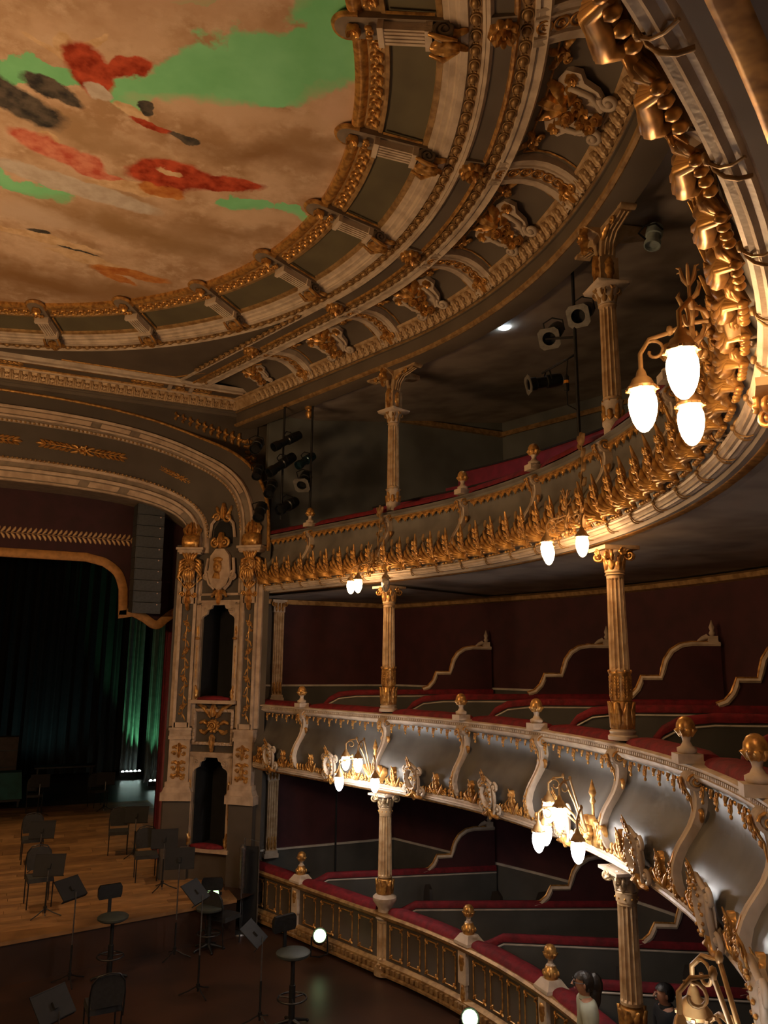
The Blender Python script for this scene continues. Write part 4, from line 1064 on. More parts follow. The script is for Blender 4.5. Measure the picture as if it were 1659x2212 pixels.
# ---------------------------------------------------------------- proscenium
def ys(x):
    q = abs(x)-5.6; return 17.0-0.96*(math.sqrt(q*q+0.35*0.35)+q)/2
def dys(x):
    q = abs(x)-5.6; return -0.96*(q/math.sqrt(q*q+0.35*0.35)+1)/2*(1 if x >= 0 else -1)
def SMt(x, z, y=0.0):
    m = dys(x); l = math.hypot(1, m); t = Vector((1/l, m/l, 0)); n = Vector((m/l, -1/l, 0))
    p = Vector((x, ys(x), z))+n*y
    return Matrix(((-t.x, n.x, 0, p.x), (-t.y, n.y, 0, p.y), (0, 0, 1, p.z), (0, 0, 0, 1)))
def arch_pt(w, th, proud=0.0):
    X0 = 5.5+1.45*w; cr = 8.68+1.93*w; n = 3.6-0.2*w; c, s_ = math.cos(th), math.sin(th)
    x = X0*abs(c)**(2/n)*(1 if c >= 0 else -1); z = 7.42+(cr-7.42)*abs(s_)**(2/n)
    m = dys(x); l = math.hypot(1, m)
    return Vector((x+m/l*proud, ys(x)-proud/l, z))
pros = root('proscenium_arch', 'broad proscenium arch with panelled mouldings and splayed gilded pilasters', 'proscenium', (0, 17, STAGE_Z))
TH = [PI*i/120 for i in range(121)]
def aband(name, prof, mt):
    mb = MB(); mb.grid([[arch_pt(w, t, p) for w, p in prof] for t in TH]); return put(name, mb.mesh(name, mt), None, pros)
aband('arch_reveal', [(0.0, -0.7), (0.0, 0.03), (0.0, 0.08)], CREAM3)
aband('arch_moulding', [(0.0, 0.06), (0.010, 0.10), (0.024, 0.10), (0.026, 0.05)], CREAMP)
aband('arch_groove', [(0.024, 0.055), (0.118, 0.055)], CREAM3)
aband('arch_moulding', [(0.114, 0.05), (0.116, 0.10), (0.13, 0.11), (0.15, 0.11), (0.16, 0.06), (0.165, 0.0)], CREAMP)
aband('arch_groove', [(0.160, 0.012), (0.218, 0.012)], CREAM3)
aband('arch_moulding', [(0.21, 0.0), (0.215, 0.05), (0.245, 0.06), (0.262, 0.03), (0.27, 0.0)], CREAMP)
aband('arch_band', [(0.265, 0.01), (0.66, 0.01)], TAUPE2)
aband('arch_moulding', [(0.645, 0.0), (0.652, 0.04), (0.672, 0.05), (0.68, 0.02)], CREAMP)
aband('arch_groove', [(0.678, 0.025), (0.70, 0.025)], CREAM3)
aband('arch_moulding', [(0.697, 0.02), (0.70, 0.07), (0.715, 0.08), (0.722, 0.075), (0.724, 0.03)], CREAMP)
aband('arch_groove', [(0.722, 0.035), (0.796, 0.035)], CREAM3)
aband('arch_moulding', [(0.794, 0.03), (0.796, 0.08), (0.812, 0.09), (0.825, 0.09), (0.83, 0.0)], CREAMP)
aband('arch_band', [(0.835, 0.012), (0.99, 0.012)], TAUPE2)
aband('gilt_roll', [(0.975, 0.0), (0.978, 0.035), (0.99, 0.05), (1.002, 0.035), (1.008, 0.0)], GOLD)
# raised panels on the two ivory mouldings
def apanel(w0, w1, t0, t1, pr):
    mb = MB(); n = 10; rows = []
    for i in range(n+1):
        t = t0+(t1-t0)*i/n; rows.append([arch_pt(w0, t, pr-0.03), arch_pt(w0, t, pr+0.025), arch_pt(w1, t, pr+0.025), arch_pt(w1, t, pr-0.03)])
    mb.grid(rows); return put('arch_panel', mb.mesh('arch_panel', CREAMP), None, pros)
def th_at_x(w, x):
    X0 = 5.5+1.45*w; n = 3.6-0.2*w; return math.acos(min(1, max(0, (x/X0)**(n/2))))
for w0, w1, pr, xs in ((0.040, 0.102, 0.060, [(0.2, 3.15), (3.35, 3.95), (4.15, 5.30)]), (0.734, 0.784, 0.040, [(0.2, 3.3), (3.5, 4.1), (4.3, 6.45)])):
    for a, b in xs: apanel(w0, w1, th_at_x((w0+w1)/2, b), th_at_x((w0+w1)/2, a), pr)
# bead rows (each bead is only a few pixels)
mb = MB()
for w, p in ((0.255, 0.055), (0.66, 0.045)):
    t = 0.06
    while t < PI*0.62:
        q = arch_pt(w, t, p); mb.ell(0.03, 0.03, 0.03, q, 5, 3); q2 = arch_pt(w, t+0.001, p); t += 0.001*0.085/max((q2-q).length, 1e-5)
o = put('bead_row', mb.mesh('bead_row', GOLDD), None, pros); o['kind'] = 'stuff'
# leaf garlands on the dark band
def garland(mb):
    for sx in (-1, 1):
        mb.tube([(sx*0.12, 0.03, 0), (sx*0.4, 0.03, 0.01*sx), (sx*0.75, 0.02, 0)], [0.02, 0.014, 0.008], 5)
        for i in range(6):
            x = sx*(0.22+0.10*i)
            for sz in (-1, 1): frond(mb, [(x, 0), (x+sx*0.06, sz*0.05), (x+sx*0.14, sz*0.085)], 0.028, 0.03, 1, 2, 6, y0=0.01)
        frond(mb, [(sx*0.72, 0), (sx*0.82, 0), (sx*0.92, 0)], 0.035, 0.03, 1, 2, 6)
        frond(mb, [(sx*0.08, 0.0), (sx*0.14, 0.06), (sx*0.24, 0.08)], 0.04, 0.03, 2, 2, 7)
        frond(mb, [(sx*0.08, 0.0), (sx*0.14, -0.06), (sx*0.24, -0.08)], 0.04, 0.03, 2, 2, 7)
    rosette(mb, 0.10, 0.07, 6); 
    for a in range(3): mb.ell(0.03, 0.03, 0.03, (0.10*math.cos(a*2.1), 0.04, 0.10*math.sin(a*2.1)), 6, 4)
ME_GAR = m_of(garland, 'garland', GOLD)
def on_arch(w, x):
    t = th_at_x(w, abs(x)); a = arch_pt(w, t, 0.02); b = arch_pt(w, t-0.01, 0.02); d = (b-a).normalized()
    m = dys(x); l = math.hypot(1, m); n = Vector((m/l, -1/l, 0)); X = -d; Z = X.cross(n).normalized(); X = n.cross(Z)
    return Matrix(((X.x, n.x, Z.x, a.x), (X.y, n.y, Z.y, a.y), (X.z, n.z, Z.z, a.z), (0, 0, 0, 1)))
for x, k in ((3.18, 1.0), (5.25, 0.62), (1.1, 1.0)): put('garland', ME_GAR, on_arch(0.45, x) @ S(k), pros)
# wall above the arch and around it
mb = MB(); rows = []
for t in TH:
    a = arch_pt(1.0, t, 0.0); rows.append([a, Vector((a.x, 16.98, a.z)), Vector((a.x, 16.98, 10.9))])
mb.grid(rows)
for sx in (-1, 1):
    mb.add([(sx*6.93, 16.98, 0.2), (sx*9.5, 16.98, 0.2), (sx*9.5, 16.98, 11.4), (sx*6.93, 16.98, 11.4)], [(0, 1, 2, 3)])
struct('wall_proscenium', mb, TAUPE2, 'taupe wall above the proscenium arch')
# gilded leaf spray in the spandrel corner
def spand(mb):
    for i in range(10):
        u = i/9; x = -0.05-1.45*u; z = -0.28+0.38*u
        for k in (-1, 1): frond(mb, [(x, z), (x-0.06, z+k*0.06), (x-0.03, z+k*(0.17-0.08*u))], 0.05*(1.2-0.6*u), 0.04, 2, 2, 7)
        mb.ell(0.03, 0.03, 0.03, (x, 0.03, z), 6, 4)
    for i in range(8):
        u = i/7; z = -0.25-0.9*u; x = 0.10+0.10*math.sin(u*4)
        for k in (-1, 1): frond(mb, [(x, z), (x+k*0.07, z-0.04), (x+k*0.14, z-0.02)], 0.05*(1.2-0.5*u), 0.04, 2, 2, 7)
        mb.ell(0.03, 0.03, 0.03, (x, 0.03, z), 6, 4)
M = Matrix(((1, 0, 0, 6.6), (0, -1, 0, 16.97), (0, 0, 1, 10.42), (0, 0, 0, 1)))
mb = MB(); spand(mb); o = put('spandrel_gilding', mb.mesh('spandrel_gilding', GOLD), M, pros)
# splayed wall with two openings
wl = MB()
XE = [5.25, 5.55, 5.86, 6.42, 6.7, 6.98]; ZE = [0.2, 1.45, 3.22, 4.32, 6.32, 7.6]
def spt(x, z, y=0.0): return SMt(x, z, y).to_translation()
for side in (1, -1):
    for i in range(5):
        for j in range(5):
            if i == 2 and j in (1, 3): continue
            x0, x1 = XE[i]*side, XE[i+1]*side
            k = 4
            for q in range(k):
                xa = x0+(x1-x0)*q/k; xb = x0+(x1-x0)*(q+1)/k
                wl.add([spt(xa, ZE[j]), spt(xb, ZE[j]), spt(xb, ZE[j+1]), spt(xa, ZE[j+1])], [(0, 1, 2, 3)])
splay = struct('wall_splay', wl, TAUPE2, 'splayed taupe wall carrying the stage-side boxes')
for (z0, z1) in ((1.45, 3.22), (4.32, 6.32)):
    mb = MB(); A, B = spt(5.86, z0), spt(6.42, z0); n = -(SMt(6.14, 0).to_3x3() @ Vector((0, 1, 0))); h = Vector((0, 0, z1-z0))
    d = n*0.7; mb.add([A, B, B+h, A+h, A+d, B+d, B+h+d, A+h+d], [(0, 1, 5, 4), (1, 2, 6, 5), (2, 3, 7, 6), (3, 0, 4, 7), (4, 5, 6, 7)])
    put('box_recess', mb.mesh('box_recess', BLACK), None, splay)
def L(x): return (x-6.14)*math.sqrt(1+0.92)    # distance along the splay from the opening centre
MO = SMt(6.14, 0.0)
def niche(z0, z1):
    r = MB(); w = 0.40; W2 = 0.50
    r.box(0.10, 0.10, z1-z0+0.10, (-0.45, 0.04, (z0+z1)/2)); r.box(0.10, 0.10, z1-z0+0.10, (0.45, 0.04, (z0+z1)/2)); r.box(1.0, 0.10, 0.10, (0, 0.04, z1+0.05))
    r.box(1.06, 0.22, 0.07, (0, 0.08, z0-0.035))
    f = put('box_frame', r.mesh('box_frame', CREAMP), MO, pros)
    q = MB()
    for s in (-1, 1):
        poly = [(s*0.41, z1), (s*0.14, z1), (s*0.17, z1-0.07), (s*0.25, z1-0.10), (s*0.27, z1-0.19), (s*0.36, z1-0.24), (s*0.41, z1-0.33)]
        q.prism(poly if s < 0 else poly[::-1], 0.0, 0.07)
        scroll(q, s*0.32, z1-0.10, 0.07, 0.07, 0.022, 1.4, 0, flip=s)
    o = put('frame_scroll', q.mesh('frame_scroll', CREAMP), MO, f); o['kind'] = 'stuff'
    g = MB()
    for s in (-1, 1):
        frond(g, [(s*0.43, z0+0.02), (s*0.41, z0+0.14), (s*0.44, z0+0.30)], 0.05, 0.04, 3, 2, 9, y0=0.09)
        frond(g, [(s*0.45, z1-0.66), (s*0.45, z1-0.55), (s*0.45, z1-0.44)], 0.035, 0.03, 2, 2, 7, y0=0.09)
        g.ell(0.06, 0.04, 0.03, (s*0.44, 0.11, z1-0.70), 8, 5)
        for k in range(3): g.tube([(s*0.45, 0.09, z0+0.45+0.02*k), (s*0.45, 0.095, z1-0.85)], 0.010, 4)
    put('frame_gilding', g.mesh('frame_gilding', GOLD), MO, f)
    c = MB(); c.ell(0.40, 0.13, 0.07, (0, 0.07, z0+0.02), 14, 6); put('cushion', c.mesh('cushion', VELVET), MO, f)
niche(4.34, 6.30); niche(1.47, 3.20)
# square panel between the two openings
a = MB()
for (x, z, w_, h) in ((-0.44, 3.80, 0.06, 0.68), (0.44, 3.80, 0.06, 0.68), (0, 3.47, 0.94, 0.06), (0, 4.13, 0.94, 0.06)): a.box(w_, 0.08, h, (x, 0.03, z))
mp = put('relief_panel', a.mesh('relief_panel', CREAMP), MO, pros)
a = MB()
for i in range(9):
    for s in (-1, 1):
        a.ell(0.045, 0.03, 0.035, (-0.36+0.09*i, 0.07, 3.80+s*0.33), 6, 4); a.ell(0.035, 0.03, 0.045, (s*0.44, 0.07, 3.50+0.075*i), 6, 4)
o = put('pearl_border', a.mesh('pearl_border', CREAMP), MO, mp); o['kind'] = 'stuff'
a = MB()
rosette(a, 0.15, 0.08, 10, M=T(0, 0.03, 3.82)); scroll(a, 0, 3.82, 0.09, 0.10, 0.02, 1.6)
for s in (-1, 1):
    frond(a, [(s*0.06, 3.98), (s*0.2, 4.15), (s*0.42, 4.28)], 0.06, 0.05, 3, 2, 10, y0=0.05)
    frond(a, [(s*0.14, 3.85), (s*0.24, 3.9), (s*0.34, 3.86)], 0.05, 0.04, 2, 2, 8, y0=0.03)
    frond(a, [(s*0.12, 3.74), (s*0.24, 3.68), (s*0.32, 3.74)], 0.05, 0.04, 2, 2, 8, y0=0.03)
frond(a, [(0, 4.0), (0, 4.12), (0, 4.26)], 0.10, 0.07, 3, 3, 10, y0=0.06)
frond(a, [(0, 3.66), (0, 3.52), (0, 3.30)], 0.08, 0.06, 3, 3, 10, y0=0.07)
put('relief_gilding', a.mesh('relief_gilding', GOLD), MO, mp)
# crest over the upper opening: framed shield with a profile boss, scrolls and a black plate painting a hole's darkness
a = MB()
for (x, z, w_, h) in ((-0.46, 6.82, 0.05, 0.62), (0.46, 6.82, 0.05, 0.62), (0, 6.53, 0.95, 0.05)): a.box(w_, 0.07, h, (x, 0.02, z))
poly = [(-0.18, 6.72), (-0.26, 6.95), (-0.22, 7.35), (-0.10, 7.50), (0.10, 7.50), (0.22, 7.35), (0.26, 6.95), (0.18, 6.72), (0, 6.60)]
a.prism(poly, 0.02, 0.14)
for s in (-1, 1):
    a.tube([(s*0.30, 0.08, 7.3), (s*0.34, 0.10, 7.0), (s*0.24, 0.10, 6.75), (s*0.12, 0.08, 6.64)], 0.035, 6)
    scroll(a, s*0.32, 6.92, 0.10, 0.09, 0.032, 1.5, PI/2, flip=s)
    a.tube([(s*0.30, 0.06, 7.75), (s*0.26, 0.08, 8.05), (s*0.10, 0.10, 8.22)], 0.035, 6)
crest = put('crest', a.mesh('crest', CREAMP), MO, pros)
a = MB()
for s in (-1, 1): scroll(a, s*0.11, 7.62, 0.11, 0.14, 0.034, 1.6, PI/2, flip=-s)
frond(a, [(0, 7.50), (0, 7.68), (0, 7.86)], 0.12, 0.08, 3, 3, 10, y0=0.10)
a.ell(0.10, 0.07, 0.16, (0.03, 0.15, 7.12), 10, 8); a.ell(0.045, 0.05, 0.06, (0.02, 0.21, 7.10), 6, 5); a.ell(0.12, 0.06, 0.06, (0.03, 0.15, 7.26), 8, 5); a.tube([(0.03, 0.16, 6.98), (0.05, 0.15, 6.86)], [0.06, 0.09], 8)
for s in (-1, 1):
    scroll(a, s*0.13, 8.18, 0.10, 0.10, 0.03, 1.3, 0, flip=s)
    frond(a, [(s*0.05, 8.2), (s*0.14, 8.32), (s*0.18, 8.45)], 0.05, 0.04, 2, 2, 8, y0=0.05)
frond(a, [(0, 8.15), (0, 8.32), (0, 8.52)], 0.08, 0.06, 3, 3, 10, y0=0.06)
frond(a, [(0, 6.66), (0, 6.5), (0, 6.30)], 0.09, 0.07, 3, 3, 10, y0=0.08)
for s in (-1, 1): frond(a, [(s*0.02, 6.62), (s*0.12, 6.56), (s*0.18, 6.46)], 0.05, 0.05, 2, 2, 8, y0=0.08)
put('crest_gilding', a.mesh('crest_gilding', GOLD), MO, crest)
a = MB(); a.prism([(-0.24, 7.62), (0.24, 7.62), (0.22, 7.95), (0.10, 8.12), (-0.10, 8.12), (-0.22, 7.95)], 0.015, 0.03); put('crest_shade_plate', a.mesh('crest_shade_plate', BLACK), MO, crest)
# pilasters
def mask_head(a):
    a.ell(0.13, 0.12, 0.17, (0, 0.16, 7.14), 12, 9); a.ell(0.032, 0.06, 0.05, (0, 0.29, 7.13), 6, 5)
    for s in (-1, 1):
        a.tube([(s*0.02, 0.28, 7.19), (s*0.06, 0.28, 7.215), (s*0.11, 0.23, 7.19)], 0.022, 5)
        a.ell(0.04, 0.03, 0.03, (s*0.06, 0.265, 7.10), 6, 4)
        a.tube([(s*0.01, 0.28, 7.06), (s*0.07, 0.28, 7.03), (s*0.12, 0.23, 6.96)], [0.025, 0.025, 0.01], 5)
        for k in range(4): a.tube([(s*0.12, 0.14, 7.28-0.07*k), (s*(0.20), 0.14, 7.24-0.08*k), (s*(0.22+0.01*k), 0.11, 7.12-0.08*k), (s*0.16, 0.12, 7.05-0.09*k)], [0.03, 0.045, 0.04, 0.015], 6)
    for k in range(5): a.tube([((k-2)*0.045, 0.24, 7.02), ((k-2)*0.055, 0.25, 6.92), ((k-2)*0.04, 0.20, 6.80-0.02*(2-abs(k-2)))], [0.03, 0.04, 0.012], 6)
    for k in range(5): frond(a, [((k-2)*0.03, 7.24), ((k-2)*0.055, 7.34), ((k-2)*0.08, 7.42)], 0.035, 0.03, 1, 2, 6, y0=0.20)
def pil_meshes():
    ped = MB(); ped.box(0.54, 0.16, 2.15, (0, 0.06, 1.27))
    base = MB(); base.box(0.64, 0.26, 0.16, (0, 0.10, 2.43)); base.box(0.60, 0.23, 0.10, (0, 0.09, 2.56), t=0.86); base.box(0.50, 0.19, 0.10, (0, 0.08, 2.66))
    base.box(0.42, 0.16, 0.86, (0, 0.07, 3.12)); base.box(0.46, 0.19, 0.07, (0, 0.08, 3.58)); base.box(0.44, 0.17, 0.12, (0, 0.07, 3.67)); base.box(0.47, 0.20, 0.05, (0, 0.08, 3.75))
    sh = MB()
    sh.box(0.06, 0.14, 3.45, (-0.15, 0.06, 5.50)); sh.box(0.06, 0.14, 3.45, (0.15, 0.06, 5.50)); sh.box(0.30, 0.14, 0.10, (0, 0.06, 3.83)); sh.box(0.30, 0.14, 0.9, (0, 0.06, 6.78))
    sh.box(0.10, 0.08, 3.4, (-0.21, 0.02, 5.50)); sh.box(0.10, 0.08, 3.4, (0.21, 0.02, 5.50))
    sh.box(0.52, 0.26, 0.05, (0, 0.10, 7.45)); sh.box(0.58, 0.30, 0.05, (0, 0.12, 7.50)); sh.box(0.46, 0.22, 0.04, (0, 0.09, 7.41))
    pan = MB(); pan.box(0.26, 0.08, 2.5, (0, 0.04, 5.08))
    g = MB(); mask_head(g)
    frond(g, [(0, 6.66), (0, 6.72), (0, 6.80)], 0.10, 0.06, 1, 3, 6, y0=0.14)
    for k in range(5): g.tube([(0, 0.15, 6.62), ((k-2)*0.05, 0.19, 6.70), ((k-2)*0.075, 0.16, 6.77)], [0.014, 0.024, 0.012], 5)
    frond(g, [(0, 6.62), (0.02, 6.42), (0, 6.18)], 0.085, 0.07, 3, 3, 12, y0=0.13)
    for s in (-1, 1): scroll(g, s*0.13, 6.52, 0.06, 0.14, 0.022, 1.3, 0, flip=s)
    # urn scroll and flame leaf standing on the abacus
    g.ell(0.17, 0.16, 0.13, (0, 0.14, 7.66), 12, 7); g.lathe([(0.16, -0.17), (0.18, -0.1), (0.18, 0.1), (0.16, 0.17)], 12, M=T(0, 0.12, 7.64) @ RY(PI/2))
    for k in range(4): frond(g, [((k-1.5)*0.05, 7.74), ((k-1.5)*0.10, 7.90), ((k-1.5)*0.06, 8.12-0.04*abs(k-1.5))], 0.06, 0.06, 3, 2, 9, y0=0.10)
    # arabesque on shaft and on the pedestal block
    z = 6.0; i = 0
    while z > 3.95:
        s = -1 if i % 2 else 1
        frond(g, [(0, z), (s*0.05, z-0.06), (s*0.09, z-0.02)], 0.026, 0.025, 2, 2, 7, y0=0.075)
        frond(g, [(0, z-0.05), (-s*0.04, z-0.12), (-s*0.07, z-0.19)], 0.022, 0.02, 2, 2, 7, y0=0.075)
        if i % 3 == 0: rosette(g, 0.06, 0.04, 6, M=T(0, 0.085, z-0.1))
        z -= 0.19; i += 1
    g.tube([(0, 0.085, 6.1), (0.015, 0.085, 5.4), (-0.015, 0.085, 4.7), (0, 0.085, 3.98)], 0.010, 5)
    for s in (-1, 1):
        for (zz, k) in ((3.35, 1), (3.05, 1), (2.88, -1)):
            frond(g, [(0, zz), (s*0.08, zz+0.05*k), (s*0.15, zz+0.02*k)], 0.045, 0.04, 2, 2, 8, y0=0.145)
            scroll(g, s*0.10, zz-0.08, 0.05, 0.15, 0.016, 1.3, 0, flip=s)
    frond(g, [(0, 2.80), (0, 2.95), (0, 3.12)], 0.06, 0.05, 3, 3, 9, y0=0.145); frond(g, [(0, 3.48), (0, 3.35), (0, 3.18)], 0.06, 0.05, 3, 3, 9, y0=0.145)
    return ped.mesh('pedestal', TAUPE2), base.mesh('pilaster_base', CREAMP), sh.mesh('pilaster_shaft', CREAMP), pan.mesh('shaft_panel', TAUPE2), g.mesh('pilaster_gilding', GOLD)
PILM = pil_meshes()
for x in (5.56, 6.70):
    M = SMt(x, 0.0)
    b = put('pilaster_shaft', PILM[2], M, pros)
    put('pedestal', PILM[0], M, b); put('pilaster_base', PILM[1], M, b); put('shaft_panel', PILM[3], M, b); put('pilaster_gilding', PILM[4], M, b)

# ---------------------------------------------------------------- stage
def apron(x): return 13.65+0.21*math.sqrt(x*x+0.3)
NX = 24
mb = MB(); xs = [-6.4+12.8*i/NX for i in range(NX+1)]
top = [Vector((x, apron(x), STAGE_Z-0.04)) for x in xs]; bot = [Vector((x, apron(x), FLOOR_Z)) for x in xs]
back = [Vector((x, 34.0, STAGE_Z-0.04)) for x in xs]
mb.grid([bot, top, back])
for sx in (-1, 1): mb.add([(sx*6.4, apron(6.4), STAGE_Z-0.04), (sx*9.5, 17.3, STAGE_Z-0.04), (sx*9.5, 34, STAGE_Z-0.04), (sx*6.4, 34, STAGE_Z-0.04)], [(0, 1, 2, 3)])
stage = struct('floor_stage', mb, DARKFL, 'raised stage floor of warm wooden planks')
WOODS = [mat('stage_plank_%d' % i, c, 0.5, col2=tuple(q*0.7 for q in c), scale=3, bump=0.08, bscale=30) for i, c in enumerate(((0.30, 0.155, 0.060), (0.36, 0.185, 0.070), (0.25, 0.125, 0.050), (0.40, 0.21, 0.085)))]
rnd = random.Random(11)
plank_cache = {}
y = 13.9; row = 0
while y < 26.0:
    wv = 0.19 if y < 19 else 0.36
    x = 0.4-rnd.uniform(0, 1.5)
    while x < 6.3:
        ln = rnd.choice((1.4, 1.9, 2.4)); x1 = min(x+ln, 6.3)
        cxm = (x+x1)/2
        if y > max(apron(x), apron(x1))+0.02 and x1-x > 0.3 and (y < 16.6 or x1 < 8):
            key = (round(x1-x, 1), wv, rnd.randrange(4))
            if key not in plank_cache:
                b = MB(); b.box(key[0]-0.006, wv-0.006, 0.04, (0, 0, 0)); plank_cache[key] = b.mesh('plank', WOODS[key[2]])
            put('plank', plank_cache[key], T(x+key[0]/2, y+wv/2, STAGE_Z-0.02+rnd.uniform(-0.0015, 0.0015)), stage)
        x = x1 if x1 < 6.3 else 99
    y += wv; row += 1
mb = MB()
for x0 in range(0, 1):
    pts = []
# gapless strip along the bowed apron edge
mb.grid([[Vector((x, apron(x)-0.03, STAGE_Z-0.06)), Vector((x, apron(x)-0.03, STAGE_Z-0.004)), Vector((x, apron(x)+0.62, STAGE_Z-0.004))] for x in xs if x > 0])
put('edge_board', mb.mesh('edge_board', WOODS[0]), None, stage)
# stage house
mb = MB(); mb.box(20, 0.2, 14, (0, 34, 6.5)); mb.box(0.2, 18, 14, (-9.8, 26, 6.5)); mb.box(0.2, 18, 14, (9.8, 26, 6.5)); mb.box(20, 18, 0.2, (0, 26, 13.3))
struct('wall_stage_back', mb, BLACK, 'black walls of the stage house')
# pelmet with gilt edge
PEL = mat('oxblood_pelmet', (0.040, 0.010, 0.013), 0.85, scale=4)
edge = [(-4.3, 7.22), (0.0, 7.22), (3.45, 7.22), (3.80, 7.14), (4.05, 6.95), (4.17, 6.65), (4.20, 6.02), (4.50, 6.07), (4.70, 5.97), (4.92, 5.83), (5.10, 5.83), (5.28, 5.99), (5.48, 6.13), (5.75, 6.17)]
def smooth_line(pts, n=5):
    out = []
    for i in range(len(pts)-1):
        p0 = pts[max(i-1, 0)]; p1 = pts[i]; p2 = pts[i+1]; p3 = pts[min(i+2, len(pts)-1)]
        for k in range(n):
            a = k/n; out.append(tuple(0.5*((2*p1[c])+(-p0[c]+p2[c])*a+(2*p0[c]-5*p1[c]+4*p2[c]-p3[c])*a*a+(-p0[c]+3*p1[c]-3*p2[c]+p3[c])*a**3) for c in (0, 1)))
    return out+[pts[-1]]
edge = edge[:3]+smooth_line(edge[3:6], 6)[0:]+[(4.185, 6.4), (4.20, 6.10), (4.205, 6.02)]+smooth_line(edge[7:], 5)
mb = MB()
rows = [[Vector((x, 17.70, z)), Vector((x, 17.70, 9.5))] for x, z in edge]; mb.grid(rows)
rows = [[Vector((x, 17.74, z)), Vector((x, 17.74, 9.5))] for x, z in edge]; mb.grid(rows)
pel = put('pelmet', mb.mesh('pelmet', PEL)); tag(pel, 'dark red stage pelmet with a gold edged stepped lower hem', 'pelmet')
mb = MB(); rows = []
for i, (x, z) in enumerate(edge):
    a = edge[max(i-1, 0)]; b = edge[min(i+1, len(edge)-1)]; tx, tz = b[0]-a[0], b[1]-a[1]; l = math.hypot(tx, tz); nx, nz = -tz/l, tx/l
    if nz < 0 and abs(nz) > 0.2: nx, nz = -nx, -nz
    rows.append([Vector((x, 17.67, z)), Vector((x+nx*0.02, 17.655, z+nz*0.02)), Vector((x+nx*0.17, 17.655, z+nz*0.17)), Vector((x+nx*0.19, 17.67, z+nz*0.19))])
mb.grid(rows); put('gold_hem', mb.mesh('gold_hem', mat('gold_braid', (0.42, 0.20, 0.055), 0.6, 0.2, scale=9)), None, pel)
def gl(mb):
    mb.tube([(-0.05, 0, 0), (0.05, 0, 0)], 0.006, 4)
    for k in (-1, 1): frond(mb, [(0.05, 0.01*k), (0.0, 0.06*k), (-0.03, 0.13*k)], 0.028, 0.02, 1, 2, 6)
ME_GL = m_of(gl, 'embroidered_leaf', mat('gold_thread', (0.62, 0.40, 0.20), 0.55, 0.2, scale=9))
x = 0.9
while x < 4.95: put('embroidered_leaf', ME_GL, Matrix(((-1, 0, 0, x), (0, -1, 0, 17.68), (0, 0, 1, 7.74), (0, 0, 0, 1))), pel); x += 0.10
# curtains
def drape(name, label, x0, x1, y0, y1, z0, z1, mt, folds, depth=0.10, group=None, rake=0.0):
    mb = MB(); n = folds*8; rows = []
    for z in (z0, (z0+z1)/2, z1):
        row = []
        for i in range(n+1):
            u = i/n; row.append(Vector((x0+(x1-x0)*u, y0+(y1-y0)*u+depth*math.sin(2*PI*folds*u)+depth*0.4*math.sin(2*PI*folds*u*2.3+1), z)))
        rows.append(row)
    mb.grid(rows)
    return tag(put(name, mb.mesh(name, mt)), label, 'curtain', group)
REDC = mat('red_stage_curtain', (0.16, 0.006, 0.022), 0.8, scale=6, sheen=0.3)
GREYC = mat('grey_stage_drape', (0.16, 0.17, 0.165), 0.85, scale=5)
drape('stage_curtain', 'dark red curtain leg beside the proscenium pilaster', 5.34, 6.6, 18.5, 18.6, STAGE_Z, 6.9, REDC, 6)
drape('stage_curtain', 'pale drape lit green from below, farther from the red curtain', 6.02, 6.62, 32.6, 32.4, STAGE_Z, 10, GREYC, 3, 0.14, 'drapes lit green at the back of the stage')
drape('stage_curtain', 'pale drape lit green from below, next to the red curtain', 6.58, 7.35, 29.9, 29.6, STAGE_Z, 10, GREYC, 3, 0.12, 'drapes lit green at the back of the stage')
drape('stage_curtain', 'black backdrop across the rear of the stage', -9, 9, 33.4, 33.4, STAGE_Z, 12, BLACK, 40, 0.12)
# ---------------------------------------------------------------- lamps
GLOBE3 = emat('amber_lit_glass', T3_TINT, T3_POWER, (0.9, 0.8, 0.6))
GLOBE2 = emat('white_lit_glass', T2_TINT, T2_POWER, (0.9, 0.9, 0.9))
CLEAR = bpy.data.materials.new('clear_cut_glass'); CLEAR.use_nodes = True
_b = CLEAR.node_tree.nodes['Principled BSDF']; _b.inputs['Base Color'].default_value = (0.75, 0.72, 0.66, 1); _b.inputs['Roughness'].default_value = 0.12; _b.inputs['Transmission Weight'].default_value = 0.75
_v = CLEAR.node_tree.nodes.new('ShaderNodeTexVoronoi'); _v.inputs['Scale'].default_value = 40; _bp = CLEAR.node_tree.nodes.new('ShaderNodeBump'); _bp.inputs['Strength'].default_value = 0.5
_tc = CLEAR.node_tree.nodes.new('ShaderNodeTexCoord'); CLEAR.node_tree.links.new(_tc.outputs['Object'], _v.inputs['Vector']); CLEAR.node_tree.links.new(_v.outputs['Distance'], _bp.inputs['Height']); CLEAR.node_tree.links.new(_bp.outputs['Normal'], _b.inputs['Normal'])
def globe_mesh(mt):
    k_ = 0.88; mb = MB(); mb.lathe([(r_*k_, z_*k_+0.012) for r_, z_ in [(0.045, 0.13), (0.066, 0.105), (0.080, 0.065), (0.083, 0.03), (0.078, -0.02), (0.064, -0.07), (0.044, -0.11), (0.022, -0.133), (0.003, -0.14)]], 14)
    return mb.mesh('globe', mt)
GM = {3: globe_mesh(GLOBE3), 2: globe_mesh(GLOBE2), 0: globe_mesh(CLEAR)}
